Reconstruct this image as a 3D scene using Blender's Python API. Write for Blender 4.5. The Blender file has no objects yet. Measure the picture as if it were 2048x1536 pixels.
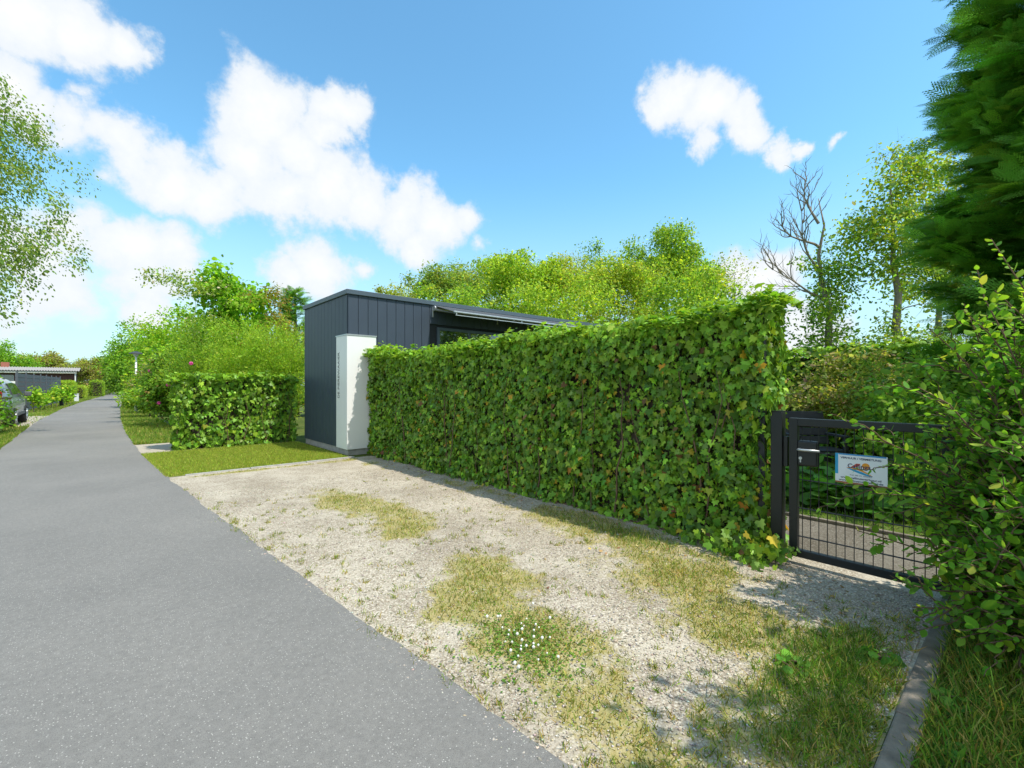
import bpy, math, random
import numpy as np
from mathutils import Vector, Matrix

sc = bpy.context.scene
COL = sc.collection
R = math.radians
rng = np.random.default_rng(7)
random.seed(7)

# ------------------------------------------------------------------ camera
YAW = R(41.6)
FX, FY = math.sin(YAW), math.cos(YAW)
CAMH, FPX = 1.3, 917.0
cam = bpy.data.cameras.new('camera')
cam.sensor_width = 36.0
cam.lens = 36.0 * FPX / 2048
cam.shift_y = 0.001
cam.clip_start = 0.05
cam.clip_end = 3000
camo = bpy.data.objects.new('camera', cam)
camo.location = (0, 0, CAMH)
camo.rotation_euler = (R(90), 0, -YAW)
COL.objects.link(camo)
sc.camera = camo

def at(px, d):
    """ground point at depth d in front of the camera, seen in column px of the photograph"""
    lat = (px - 1024) / FPX * d
    return (d * FX + lat * FY, d * FY - lat * FX)

def zat(py, d):
    return CAMH - (py - 770) / FPX * d

# ------------------------------------------------------------------ view
sc.view_settings.view_transform = 'Standard'
sc.view_settings.look = 'None'
sc.view_settings.gamma = 1.0
sc.view_settings.use_curve_mapping = False
sc.view_settings.exposure = 1.0
sc.cycles.max_bounces = 8
sc.cycles.transparent_max_bounces = 8
sc.cycles.sample_clamp_indirect = 6

# ------------------------------------------------------------------ sun
TOSUN = Vector((0.19, -0.55, 1.0)).normalized()
ELEV = math.asin(TOSUN.z)
AZ = math.atan2(TOSUN.x, TOSUN.y)
sl = bpy.data.lights.new('sun', 'SUN')
sl.energy = 2.5
sl.angle = R(0.5)
sl.color = (1.0, 0.94, 0.83)
so = bpy.data.objects.new('sun', sl)
so.rotation_euler = TOSUN.to_track_quat('Z', 'Y').to_euler()
so.location = (0, 0, 30)
COL.objects.link(so)

# ------------------------------------------------------------------ world: sky + clouds
W = bpy.data.worlds.new('World')
sc.world = W
W.use_nodes = True
wt = W.node_tree
wt.nodes.clear()
def wn(t, **k):
    n = wt.nodes.new(t)
    for a, b in k.items():
        setattr(n, a, b)
    return n
def wl(a, b):
    wt.links.new(a, b)
sky = wn('ShaderNodeTexSky')
sky.sky_type = 'NISHITA'
sky.sun_disc = False
sky.sun_elevation = ELEV
sky.sun_rotation = AZ
sky.air_density = 1.0
sky.dust_density = 0.6
sky.ozone_density = 1.4
tc = wn('ShaderNodeTexCoord')
nz = wn('ShaderNodeTexNoise'); nz.inputs['Scale'].default_value = 7; nz.inputs['Detail'].default_value = 7; nz.inputs['Roughness'].default_value = 0.62
wl(tc.outputs['Generated'], nz.inputs['Vector'])
nz2 = wn('ShaderNodeTexNoise'); nz2.inputs['Scale'].default_value = 9; nz2.inputs['Detail'].default_value = 11; nz2.inputs['Roughness'].default_value = 0.64
wl(tc.outputs['Generated'], nz2.inputs['Vector'])
wsub = wn('ShaderNodeVectorMath', operation='SUBTRACT'); wl(nz.outputs['Color'], wsub.inputs[0]); wsub.inputs[1].default_value = (.5, .5, .5)
wsc = wn('ShaderNodeVectorMath', operation='SCALE'); wl(wsub.outputs[0], wsc.inputs[0]); wsc.inputs['Scale'].default_value = 0.13
wad = wn('ShaderNodeVectorMath', operation='ADD'); wl(tc.outputs['Generated'], wad.inputs[0]); wl(wsc.outputs[0], wad.inputs[1])
# each cloud is a cluster of puffs, given as directions on the sky and an angular size
PUFFS = [(30, 20, 130, 1), (160, 70, 90, 1), (265, 105, 62, 1), (0, 150, 110, 1), (70, 230, 90, .9), (170, 270, 80, .9),
         (265, 310, 75, 1), (345, 360, 75, 1), (430, 385, 85, 1), (520, 225, 100, 1.05), (500, 300, 95, 1.05), (590, 300, 85, 1),
         (683, 215, 58, 1), (650, 270, 50, .9), (560, 385, 80, 1), (645, 390, 85, 1), (730, 400, 80, 1), (800, 435, 75, 1), (870, 455, 70, 1),
         (930, 442, 45, .9), (840, 490, 45, .9), (250, 495, 90, 1), (350, 500, 75, .95), (150, 475, 85, .95), (60, 500, 100, .9), (120, 600, 105, .7), (270, 570, 90, .62),
         (300, 640, 60, .85), (20, 640, 110, .7), (645, 540, 70, .9), (575, 553, 55, .9), (725, 535, 38, .8),
         (1345, 195, 62, 1), (1420, 225, 66, 1), (1480, 255, 58, 1), (1405, 295, 42, .85), (1310, 205, 42, .8),
         (1545, 295, 34, .95), (1585, 297, 26, .85), (1655, 277, 24, .75), (1530, 560, 75, 1), (1480, 545, 60, .9), (1620, 650, 80, 1), (1590, 700, 80, .9),
         (960, 490, 30, .6), (180, 200, 40, .55), (2300, 420, 260, .9), (2700, 250, 300, .9), (-500, 300, 320, 1), (-900, 200, 300, 1)]
BACK_FILL = [(-.5, -.8, .5, .45), (-.9, -.2, .45, .4), (-.2, -.9, .9, .4), (.4, -.9, .35, .3), (-.8, -.5, 1.0, .35), (-.9, .3, .9, .3)]  # unseen clouds added behind the camera to lift the ambient light
acc = None
for (px, py, r, w) in PUFFS + [(b, None, None, .95) for b in BACK_FILL]:
    if py is None:
        v = Vector(px[:3]).normalized(); rad = px[3]
        py = 0; skip = True
    else:
        skip = False
    if not skip:
        v = Vector((FX, FY, 0)) + Vector((FY, -FX, 0)) * ((px - 1024) / FPX) + Vector((0, 0, 1)) * ((770 - py) / FPX)
        L = v.length
        rad = r / FPX / L ** 1.4
        v.normalize()
    di = wn('ShaderNodeVectorMath', operation='DISTANCE')
    wl(wad.outputs[0], di.inputs[0]); di.inputs[1].default_value = v
    mu = wn('ShaderNodeMath', operation='MULTIPLY_ADD')
    wl(di.outputs['Value'], mu.inputs[0]); mu.inputs[1].default_value = -w / (rad * 1.33); mu.inputs[2].default_value = w
    if acc is None:
        acc = mu.outputs[0]
    else:
        mx = wn('ShaderNodeMath', operation='SMOOTH_MAX')
        wl(acc, mx.inputs[0]); wl(mu.outputs[0], mx.inputs[1]); mx.inputs[2].default_value = 0.07
        acc = mx.outputs[0]
nm = wn('ShaderNodeMath', operation='MULTIPLY_ADD'); wl(nz2.outputs['Fac'], nm.inputs[0]); nm.inputs[1].default_value = 1.5; nm.inputs[2].default_value = -0.75
ad = wn('ShaderNodeMath', operation='ADD'); wl(acc, ad.inputs[0]); wl(nm.outputs[0], ad.inputs[1])
mr = wn('ShaderNodeMapRange', interpolation_type='SMOOTHSTEP'); wl(ad.outputs[0], mr.inputs['Value'])
mr.inputs['From Min'].default_value = 0.12; mr.inputs['From Max'].default_value = 0.56
mr.inputs['To Min'].default_value = 0.0; mr.inputs['To Max'].default_value = 0.97
# clear air: the physical sky, cooled slightly, paler low down
sepw = wn('ShaderNodeSeparateXYZ'); wl(tc.outputs['Generated'], sepw.inputs[0])
hz = wn('ShaderNodeMapRange', interpolation_type='SMOOTHSTEP'); wl(sepw.outputs['Z'], hz.inputs['Value'])
hz.inputs['From Min'].default_value = 0.0; hz.inputs['From Max'].default_value = 0.42; hz.inputs['To Min'].default_value = 0.75; hz.inputs['To Max'].default_value = 0.0
tint = wn('ShaderNodeMix', data_type='RGBA', blend_type='MULTIPLY'); tint.inputs['Factor'].default_value = 1.0
wl(sky.outputs['Color'], tint.inputs['A']); tint.inputs['B'].default_value = (.66, 1.05, 1.06, 1)
pale = wn('ShaderNodeMix', data_type='RGBA'); wl(hz.outputs[0], pale.inputs['Factor'])
wl(tint.outputs['Result'], pale.inputs['A']); pale.inputs['B'].default_value = (2.5, 3.15, 3.5, 1)
cmix = wn('ShaderNodeMix', data_type='RGBA'); wl(mr.outputs[0], cmix.inputs['Factor'])
cb = wn('ShaderNodeMapRange'); wl(ad.outputs[0], cb.inputs['Value']); cb.inputs['From Min'].default_value = .3; cb.inputs['From Max'].default_value = 1.25
cbody = wn('ShaderNodeMix', data_type='RGBA'); wl(cb.outputs[0], cbody.inputs['Factor']); cbody.inputs['A'].default_value = (3.2, 3.45, 3.7, 1); cbody.inputs['B'].default_value = (4.2, 4.15, 4.1, 1)
wl(pale.outputs['Result'], cmix.inputs['A']); wl(cbody.outputs['Result'], cmix.inputs['B'])
bg = wn('ShaderNodeBackground'); bg.inputs['Strength'].default_value = 0.132
wl(cmix.outputs['Result'], bg.inputs['Color'])
wo = wn('ShaderNodeOutputWorld'); wl(bg.outputs[0], wo.inputs['Surface'])

# ------------------------------------------------------------------ helpers: objects
ORG = {}
def setp(o, label=None, cat=None, group=None, kind=None):
    if label: o['label'] = label
    if cat: o['category'] = cat
    if group: o['group'] = group
    if kind: o['kind'] = kind
    return o
def thing(name, label, cat, loc, group=None):
    o = bpy.data.objects.new(name, None)
    o.empty_display_size = 0.2
    COL.objects.link(o)
    o.location = loc
    ORG[o.name] = Vector(loc)
    return setp(o, label, cat, group)
def place(name, me, parent=None, origin=None):
    """link a mesh given in world coordinates"""
    o = bpy.data.objects.new(name, me)
    COL.objects.link(o)
    if parent is not None:
        g = ORG[parent.name]
        me.transform(Matrix.Translation(-g))
        o.parent = parent
        ORG[o.name] = g
    else:
        g = Vector(origin) if origin is not None else Vector((0, 0, 0))
        me.transform(Matrix.Translation(-g))
        o.location = g
        ORG[o.name] = g
    return o
def copy_tree(o, parent=None):
    c = o.copy()
    COL.objects.link(c)
    if parent is not None:
        c.parent = parent
    for ch in o.children:
        copy_tree(ch, c)
    return c

class MB:
    def __init__(s):
        s.v = []; s.f = []
    def add(s, vs, fs):
        b = len(s.v)
        s.v += [tuple(p) for p in vs]
        s.f += [tuple(b + i for i in f) for f in fs]
        return s
    def box(s, x0, y0, z0, x1, y1, z1, M=None):
        vs = [(x0, y0, z0), (x1, y0, z0), (x1, y1, z0), (x0, y1, z0), (x0, y0, z1), (x1, y0, z1), (x1, y1, z1), (x0, y1, z1)]
        if M is not None:
            vs = [M @ Vector(p) for p in vs]
        return s.add(vs, [(0, 3, 2, 1), (4, 5, 6, 7), (0, 1, 5, 4), (1, 2, 6, 5), (2, 3, 7, 6), (3, 0, 4, 7)])
    def tube(s, path, rad, n=8, caps=True):
        path = [Vector(p) for p in path]
        if not isinstance(rad, (list, tuple)):
            rad = [rad] * len(path)
        vs = []; fs = []
        up = Vector((0.13, 0.21, 0.97))
        for i, p in enumerate(path):
            a = path[max(i - 1, 0)]; b = path[min(i + 1, len(path) - 1)]
            t = (b - a)
            if t.length < 1e-9: t = Vector((0, 0, 1))
            t.normalize()
            if abs(t.dot(up)) > .95: up = Vector((1, 0.1, 0))
            u = t.cross(up).normalized(); w = t.cross(u).normalized()
            up = -w if False else up
            for k in range(n):
                an = 2 * math.pi * k / n
                vs.append(p + (u * math.cos(an) + w * math.sin(an)) * rad[i])
        for i in range(len(path) - 1):
            for k in range(n):
                k2 = (k + 1) % n
                fs.append((i * n + k, i * n + k2, (i + 1) * n + k2, (i + 1) * n + k))
        if caps:
            fs.append(tuple(range(n))[::-1])
            fs.append(tuple((len(path) - 1) * n + k for k in range(n)))
        return s.add(vs, fs)
    def prism(s, poly, ext, M=None):
        """poly: (x,y) outline, extruded along z by ext = (z0, z1)"""
        n = len(poly)
        vs = [(p[0], p[1], ext[0]) for p in poly] + [(p[0], p[1], ext[1]) for p in poly]
        if M is not None:
            vs = [M @ Vector(p) for p in vs]
        fs = [tuple(range(n))[::-1], tuple(range(n, 2 * n))] + [(i, (i + 1) % n, n + (i + 1) % n, n + i) for i in range(n)]
        return s.add(vs, fs)
    def mesh(s, name, mat, smooth=False):
        me = bpy.data.meshes.new(name)
        me.from_pydata([tuple(p) for p in s.v], [], s.f)
        if mat: me.materials.append(mat)
        if smooth:
            me.polygons.foreach_set('use_smooth', [True] * len(me.polygons))
        me.update()
        return me
    def build(s, name, mat, parent=None, origin=None, smooth=False, bevel=0, segs=2):
        o = place(name, s.mesh(name, mat, smooth), parent, origin)
        if bevel:
            m = o.modifiers.new('bevel', 'BEVEL'); m.width = bevel; m.segments = segs; m.limit_method = 'ANGLE'; m.angle_limit = R(40)
        return o

def np_obj(name, V, faces, mat, tint=None, parent=None, origin=None, smooth=False):
    """V (n,3); faces: list of (k-gon array (m,k))"""
    me = bpy.data.meshes.new(name)
    loops = np.concatenate([f.reshape(-1) for f in faces]).astype(np.int32)
    sizes = np.concatenate([np.full(len(f), f.shape[1], np.int32) for f in faces])
    starts = np.concatenate([[0], np.cumsum(sizes)[:-1]]).astype(np.int32)
    me.vertices.add(len(V)); me.vertices.foreach_set('co', np.ascontiguousarray(V, np.float32).reshape(-1))
    me.loops.add(len(loops)); me.loops.foreach_set('vertex_index', loops)
    me.polygons.add(len(sizes)); me.polygons.foreach_set('loop_start', starts)
    if smooth:
        me.polygons.foreach_set('use_smooth', np.ones(len(sizes), bool))
    if tint is not None:
        a = me.attributes.new('tint', 'FLOAT_COLOR', 'POINT')
        c = np.ones((len(V), 4), np.float32); c[:, :3] = tint
        a.data.foreach_set('color', c.reshape(-1))
    me.update(calc_edges=True)
    me.materials.append(mat)
    return place(name, me, parent, origin)

def nrm(a):
    return a / np.maximum(np.linalg.norm(a, axis=-1, keepdims=True), 1e-9)

# leaf templates: x across, y from stalk to tip, z up; returns verts and list of faces
def half_fold(half, fold):
    h = np.array(half, float)
    inner = [i for i in range(len(h)) if abs(h[i, 0]) > 1e-9]
    vs = []; right = []; left = []
    idx = {}
    for i, (x, y) in enumerate(h):
        vs.append((x, y, -fold * abs(x) - 0.12 * y * y)); idx[i] = len(vs) - 1
    for i in range(len(h)):
        right.append(idx[i])
    for i in range(len(h)):
        if i in inner:
            x, y = h[i]
            vs.append((-x, y, -fold * abs(x) - 0.12 * y * y)); left.append(len(vs) - 1)
        else:
            left.append(idx[i])
    return np.array(vs), [np.array([right]), np.array([left[::-1]])]
IVY = half_fold([(0, .06), (.26, -.1), (.5, .1), (.31, .3), (.41, .55), (.17, .6), (0, 1.0)], .22)
OVAL = half_fold([(0, 0), (.2, .18), (.3, .45), (.22, .76), (0, 1.0)], .3)
ROUND = half_fold([(0, 0), (.3, .05), (.5, .35), (.42, .72), (0, 1.0)], .2)
RHOMB = half_fold([(0, 0), (.34, .45), (0, 1.0)], .3)
NARROW = half_fold([(0, 0), (.14, .4), (0, 1.0)], .2)
def make_spray():
    vs = []; tri = []
    def t(a, b, w):
        a = np.array(a); b = np.array(b); d = b - a; n = np.array([-d[1], d[0]]); n = n / np.linalg.norm(n) * w
        k = len(vs)
        for q, zz in ((a - n, 0), (a + n, 0), (b, 0)):
            vs.append((q[0], q[1], -0.3 * q[1] ** 2 - .25 * abs(q[0])))
        tri.append((k, k + 1, k + 2))
    t((0, 0), (0, 1), .014)
    for i in range(10):
        y = .04 + .09 * i
        l = .46 * (1 - abs(y - .33) * .95)
        for sgn in (-1, 1):
            b = (sgn * l * .62, y + l * .95)
            t((0, y), b, .015)
            for q in (.3, .55, .78):
                m = (b[0] * q, y + (b[1] - y) * q)
                t(m, (m[0] + sgn * l * .02, m[1] + l * .34 * (1.2 - q)), .012)
                t(m, (m[0] + sgn * l * .26 * (1.2 - q), m[1] + l * .10), .012)
    return np.array(vs), [np.array(tri)]
SPRAY = make_spray()
BLADE = (np.array([(-.5, 0, 0), (.5, 0, 0), (-.36, .5, .0), (.36, .5, .0), (0, 1.0, 0)]), [np.array([(0, 1, 3, 2)]), np.array([(2, 3, 4)])])

def pick_tints(n, tints, jit=.22, r=None):
    r = r or rng
    cols = np.array([t[0] for t in tints], float); w = np.array([t[1] for t in tints], float)
    k = r.choice(len(tints), n, p=w / w.sum())
    c = cols[k] * np.exp(r.normal(0, jit, (n, 1)))
    return np.clip(c * (1 + r.normal(0, .07, (n, 3))), 0, 1)

def scatter(name, P, D, N, size, tmpl, tint, mat, parent=None, origin=None, width=1.0):
    n = len(P)
    tv, tf = tmpl
    Y = nrm(D); Z = nrm(N - (N * Y).sum(1, keepdims=True) * Y); X = np.cross(Y, Z)
    size = np.broadcast_to(np.asarray(size, float), (n,))
    wd = np.broadcast_to(np.asarray(width, float), (n,))
    V = (P[:, None, :] + size[:, None, None] * (tv[None, :, 0:1] * wd[:, None, None] * X[:, None, :] + tv[None, :, 1:2] * Y[:, None, :] + tv[None, :, 2:3] * Z[:, None, :]))
    k = len(tv)
    off = (np.arange(n) * k)[:, None, None]
    faces = [(f[None] + off).reshape(-1, f.shape[1]) for f in tf]
    T = np.repeat(tint, k, axis=0)
    return np_obj(name, V.reshape(-1, 3), faces, mat, T, parent, origin)

def blades(name, XY, h, w, tint, mat, z=0.0, lean=.35, parent=None, origin=None, kind='stuff'):
    n = len(XY)
    P = np.c_[XY, np.full(n, z)]
    an = rng.uniform(0, 2 * np.pi, n)
    ln = np.abs(rng.normal(0, lean, n))
    D = np.c_[np.cos(an) * ln, np.sin(an) * ln, np.ones(n)]
    an2 = rng.uniform(0, 2 * np.pi, n)
    # bent blades: the upper part leans further
    Y = nrm(D); side = np.c_[np.cos(an2), np.sin(an2), np.zeros(n)]
    X = nrm(np.cross(Y, side)); ben = np.c_[np.cos(an), np.sin(an), np.zeros(n)] * (.35 * rng.random((n, 1)))
    V = np.empty((n, 5, 3)); hh = h[:, None]; ww = w[:, None]
    V[:, 0] = P - X * ww * .5; V[:, 1] = P + X * ww * .5
    m = P + Y * hh * .55 + ben * hh * .25
    V[:, 2] = m - X * ww * .36; V[:, 3] = m + X * ww * .36
    V[:, 4] = P + Y * hh + ben * hh
    off = (np.arange(n) * 5)[:, None]
    F = [np.array([0, 1, 3, 2])[None] + off, np.array([2, 3, 4])[None] + off]
    o = np_obj(name, V.reshape(-1, 3), F, mat, np.repeat(tint, 5, axis=0), parent, origin)
    if kind: o['kind'] = kind
    return o

def vnoise(x, y, seed=0):
    """value noise 0..1"""
    g = np.random.default_rng(seed).random((64, 64))
    xi = np.floor(x).astype(int); yi = np.floor(y).astype(int)
    fx = x - xi; fy = y - yi
    fx = fx * fx * (3 - 2 * fx); fy = fy * fy * (3 - 2 * fy)
    a = g[xi % 64, yi % 64]; b = g[(xi + 1) % 64, yi % 64]; c = g[xi % 64, (yi + 1) % 64]; d = g[(xi + 1) % 64, (yi + 1) % 64]
    return (a * (1 - fx) + b * fx) * (1 - fy) + (c * (1 - fx) + d * fx) * fy
def fbm(x, y, seed=0, o=3):
    t = 0; a = .5
    for i in range(o):
        t = t + a * vnoise(x * 2 ** i, y * 2 ** i, seed + i); a *= .5
    return t / (1 - .5 ** o)

# ------------------------------------------------------------------ materials
def mat(name):
    m = bpy.data.materials.new(name); m.use_nodes = True
    nt = m.node_tree
    b = nt.nodes['Principled BSDF']
    return m, nt, b
def simple(name, col, rough=.6, metal=0.0, noise=.12, nscale=20, bump=0.0, bscale=80, spec=.5, coat=0):
    m, nt, b = mat(name)
    b.inputs['Roughness'].default_value = rough
    b.inputs['Metallic'].default_value = metal
    b.inputs['Specular IOR Level'].default_value = spec
    b.inputs['Coat Weight'].default_value = coat
    t = nt.nodes.new('ShaderNodeTexCoord')
    n = nt.nodes.new('ShaderNodeTexNoise'); n.inputs['Scale'].default_value = nscale; n.inputs['Detail'].default_value = 6
    nt.links.new(t.outputs['Object'], n.inputs['Vector'])
    mx = nt.nodes.new('ShaderNodeMix'); mx.data_type = 'RGBA'
    nt.links.new(n.outputs['Fac'], mx.inputs['Factor'])
    mx.inputs['A'].default_value = (*[max(c * (1 - noise * 2), 0) for c in col], 1)
    mx.inputs['B'].default_value = (*[min(c * (1 + noise * 2), 1) for c in col], 1)
    nt.links.new(mx.outputs['Result'], b.inputs['Base Color'])
    if bump:
        n2 = nt.nodes.new('ShaderNodeTexNoise'); n2.inputs['Scale'].default_value = bscale; n2.inputs['Detail'].default_value = 5
        nt.links.new(t.outputs['Object'], n2.inputs['Vector'])
        bp = nt.nodes.new('ShaderNodeBump'); bp.inputs['Strength'].default_value = bump; bp.inputs['Distance'].default_value = .01
        nt.links.new(n2.outputs['Fac'], bp.inputs['Height']); nt.links.new(bp.outputs[0], b.inputs['Normal'])
    return m
def leafmat(name, rough=.45, trans=.35, spec=.4):
    m, nt, b = mat(name)
    a = nt.nodes.new('ShaderNodeAttribute'); a.attribute_name = 'tint'
    nt.links.new(a.outputs['Color'], b.inputs['Base Color'])
    b.inputs['Roughness'].default_value = rough; b.inputs['Specular IOR Level'].default_value = spec
    tr = nt.nodes.new('ShaderNodeBsdfTranslucent')
    hs = nt.nodes.new('ShaderNodeMix'); hs.data_type = 'RGBA'; hs.blend_type = 'MULTIPLY'; hs.inputs['Factor'].default_value = 1
    nt.links.new(a.outputs['Color'], hs.inputs['A']); hs.inputs['B'].default_value = (1.7, 1.5, .7, 1)
    nt.links.new(hs.outputs['Result'], tr.inputs['Color'])
    mx = nt.nodes.new('ShaderNodeMixShader'); mx.inputs[0].default_value = trans
    nt.links.new(b.outputs[0], mx.inputs[1]); nt.links.new(tr.outputs[0], mx.inputs[2])
    nt.links.new(mx.outputs[0], nt.nodes['Material Output'].inputs['Surface'])
    return m
M_IVY = leafmat('ivy_leaf', .42, .30, .28)
M_LEAF = leafmat('broad_leaf', .55, .48, .22)
M_CON = leafmat('conifer_leaf', .6, .42, .2)
M_GRASS = leafmat('grass_blade', .6, .4, .25)
M_PETAL = leafmat('petal', .6, .3, .2)
M_BARK = simple('bark', (.15, .12, .09), .9, noise=.3, nscale=14, bump=.6, bscale=40)
M_BARKG = simple('grey_bark', (.24, .21, .17), .9, noise=.3, nscale=14, bump=.6, bscale=40)
M_TWIG = simple('twig', (.14, .085, .05), .85, noise=.3)
M_CORE = simple('twig_shade', (.04, .03, .018), .95, noise=.4, nscale=60)  # twig brown, darkened to put inner hedge shade into the colour

def tintmat(name, rough):
    m, nt, b = mat(name)
    a = nt.nodes.new('ShaderNodeAttribute'); a.attribute_name = 'tint'
    nt.links.new(a.outputs['Color'], b.inputs['Base Color'])
    b.inputs['Roughness'].default_value = rough
    b.inputs['Specular IOR Level'].default_value = .25
    return m
M_STONE = tintmat('pebble', .8)

def nd(nt, t, **k):
    n = nt.nodes.new(t)
    for a, b in k.items(): setattr(n, a, b)
    return n
def noise_node(nt, vec, scale, detail=5, rough=.55):
    n = nt.nodes.new('ShaderNodeTexNoise'); n.inputs['Scale'].default_value = scale; n.inputs['Detail'].default_value = detail; n.inputs['Roughness'].default_value = rough
    nt.links.new(vec, n.inputs['Vector']); return n
def ramp(nt, fac, stops):
    r = nt.nodes.new('ShaderNodeValToRGB')
    e = r.color_ramp.elements
    e[0].position, e[0].color = stops[0][0], (*stops[0][1], 1)
    e[1].position, e[1].color = stops[-1][0], (*stops[-1][1], 1)
    for p, c in stops[1:-1]:
        x = e.new(p); x.color = (*c, 1)
    nt.links.new(fac, r.inputs[0]); return r
def mixc(nt, fac, a, b, mode='MIX'):
    m = nt.nodes.new('ShaderNodeMix'); m.data_type = 'RGBA'; m.blend_type = mode
    for s, v in (('Factor', fac), ('A', a), ('B', b)):
        if hasattr(v, 'links') or hasattr(v, 'is_linked'):
            nt.links.new(v, m.inputs[s])
        elif s == 'Factor':
            m.inputs[s].default_value = v
        else:
            m.inputs[s].default_value = (*v, 1)
    return m.outputs['Result']

def asphalt():
    m, nt, b = mat('asphalt')
    t = nd(nt, 'ShaderNodeTexCoord'); o = t.outputs['Object']
    big = noise_node(nt, o, .55, 5, .6)
    fine = noise_node(nt, o, 260, 3, .7)
    mid = noise_node(nt, o, 38, 5, .75)
    base = ramp(nt, big.outputs['Fac'], [(.3, (.210, .202, .188)), (.5, (.240, .230, .213)), (.72, (.270, .257, .236))]).outputs[0]
    g = ramp(nt, fine.outputs['Fac'], [(.28, (.45, .45, .45)), (.52, (1, 1, 1)), (.74, (1.0, 1.0, 1.0))]).outputs[0]
    c = mixc(nt, 1.0, base, g, 'MULTIPLY')
    g2 = ramp(nt, mid.outputs['Fac'], [(.3, (.72, .72, .73)), (.6, (1.0, 1.0, 1.0))]).outputs[0]
    c = mixc(nt, .8, c, g2, 'MULTIPLY')
    vo = nd(nt, 'ShaderNodeTexVoronoi'); vo.inputs['Scale'].default_value = 90; nt.links.new(o, vo.inputs['Vector'])
    sp = ramp(nt, vo.outputs['Distance'], [(.12, (1, 1, 1)), (.26, (0, 0, 0))]).outputs[0]
    sel = nd(nt, 'ShaderNodeSeparateColor'); nt.links.new(vo.outputs['Color'], sel.inputs[0])
    gt = nd(nt, 'ShaderNodeMath', operation='GREATER_THAN'); nt.links.new(sel.outputs[0], gt.inputs[0]); gt.inputs[1].default_value = .55
    mm = nd(nt, 'ShaderNodeMath', operation='MULTIPLY'); nt.links.new(sp, mm.inputs[0]); nt.links.new(gt.outputs[0], mm.inputs[1])
    c = mixc(nt, mm.outputs[0], c, (.50, .48, .44))
    nt.links.new(c, b.inputs['Base Color'])
    b.inputs['Roughness'].default_value = .9; b.inputs['Specular IOR Level'].default_value = .3
    bp = nd(nt, 'ShaderNodeBump'); bp.inputs['Strength'].default_value = .5; bp.inputs['Distance'].default_value = .006
    nt.links.new(fine.outputs['Fac'], bp.inputs['Height']); nt.links.new(bp.outputs[0], b.inputs['Normal'])
    return m
M_ROAD = asphalt()

def gravel(name, moss=True, tone=1.0):
    m, nt, b = mat(name)
    t = nd(nt, 'ShaderNodeTexCoord'); o = t.outputs['Object']
    vo = nd(nt, 'ShaderNodeTexVoronoi'); vo.inputs['Scale'].default_value = 95; nt.links.new(o, vo.inputs['Vector'])
    sel = nd(nt, 'ShaderNodeSeparateColor'); nt.links.new(vo.outputs['Color'], sel.inputs[0])
    stones = ramp(nt, sel.outputs[0], [(0, (.30 * tone, .26 * tone, .205 * tone)), (.35, (.42 * tone, .37 * tone, .295 * tone)), (.7, (.49 * tone, .435 * tone, .35 * tone)), (1, (.62 * tone, .57 * tone, .48 * tone))]).outputs[0]
    gap = ramp(nt, vo.outputs['Distance'], [(.35, (1, 1, 1)), (.8, (.62, .58, .52))]).outputs[0]
    c = mixc(nt, 1.0, stones, gap, 'MULTIPLY')
    big = noise_node(nt, o, 1.1, 6, .65)
    dirt = ramp(nt, big.outputs['Fac'], [(.35, (.74, .72, .70)), (.62, (1, 1, 1))]).outputs[0]
    c = mixc(nt, 1.0, c, dirt, 'MULTIPLY')
    sand = noise_node(nt, o, 2.3, 6, .7)
    sf = ramp(nt, sand.outputs['Fac'], [(.48, (0, 0, 0)), (.7, (.75, .75, .75))]).outputs[0]
    c = mixc(nt, sf, c, (.49 * tone, .44 * tone, .355 * tone))
    if moss:
        a = nd(nt, 'ShaderNodeAttribute'); a.attribute_name = 'tint'
        sa = nd(nt, 'ShaderNodeSeparateColor'); nt.links.new(a.outputs['Color'], sa.inputs[0])
        mn = noise_node(nt, o, 26, 5, .7)
        ad_ = nd(nt, 'ShaderNodeMath', operation='ADD'); nt.links.new(sa.outputs[0], ad_.inputs[0]); nt.links.new(mn.outputs['Fac'], ad_.inputs[1])
        mf = ramp(nt, ad_.outputs[0], [(.72, (0, 0, 0)), (1.05, (.75, .75, .75))]).outputs[0]
        mc = noise_node(nt, o, 7, 4)
        mcol = ramp(nt, mc.outputs['Fac'], [(.35, (.25, .24, .05)), (.55, (.36, .30, .085)), (.7, (.42, .35, .14))]).outputs[0]
        c = mixc(nt, mf, c, mcol)
    nt.links.new(c, b.inputs['Base Color'])
    b.inputs['Roughness'].default_value = .92; b.inputs['Specular IOR Level'].default_value = .2
    bp = nd(nt, 'ShaderNodeBump'); bp.inputs['Strength'].default_value = .4; bp.inputs['Distance'].default_value = .005; bp.invert = True
    nt.links.new(vo.outputs['Distance'], bp.inputs['Height']); nt.links.new(bp.outputs[0], b.inputs['Normal'])
    return m
M_GRAVEL = gravel('shell_gravel', True, 1.12)
M_GRAVEL2 = gravel('shaded_path_gravel', False, .45)  # dark copy of the gravel, garden shade put into its colour

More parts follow.
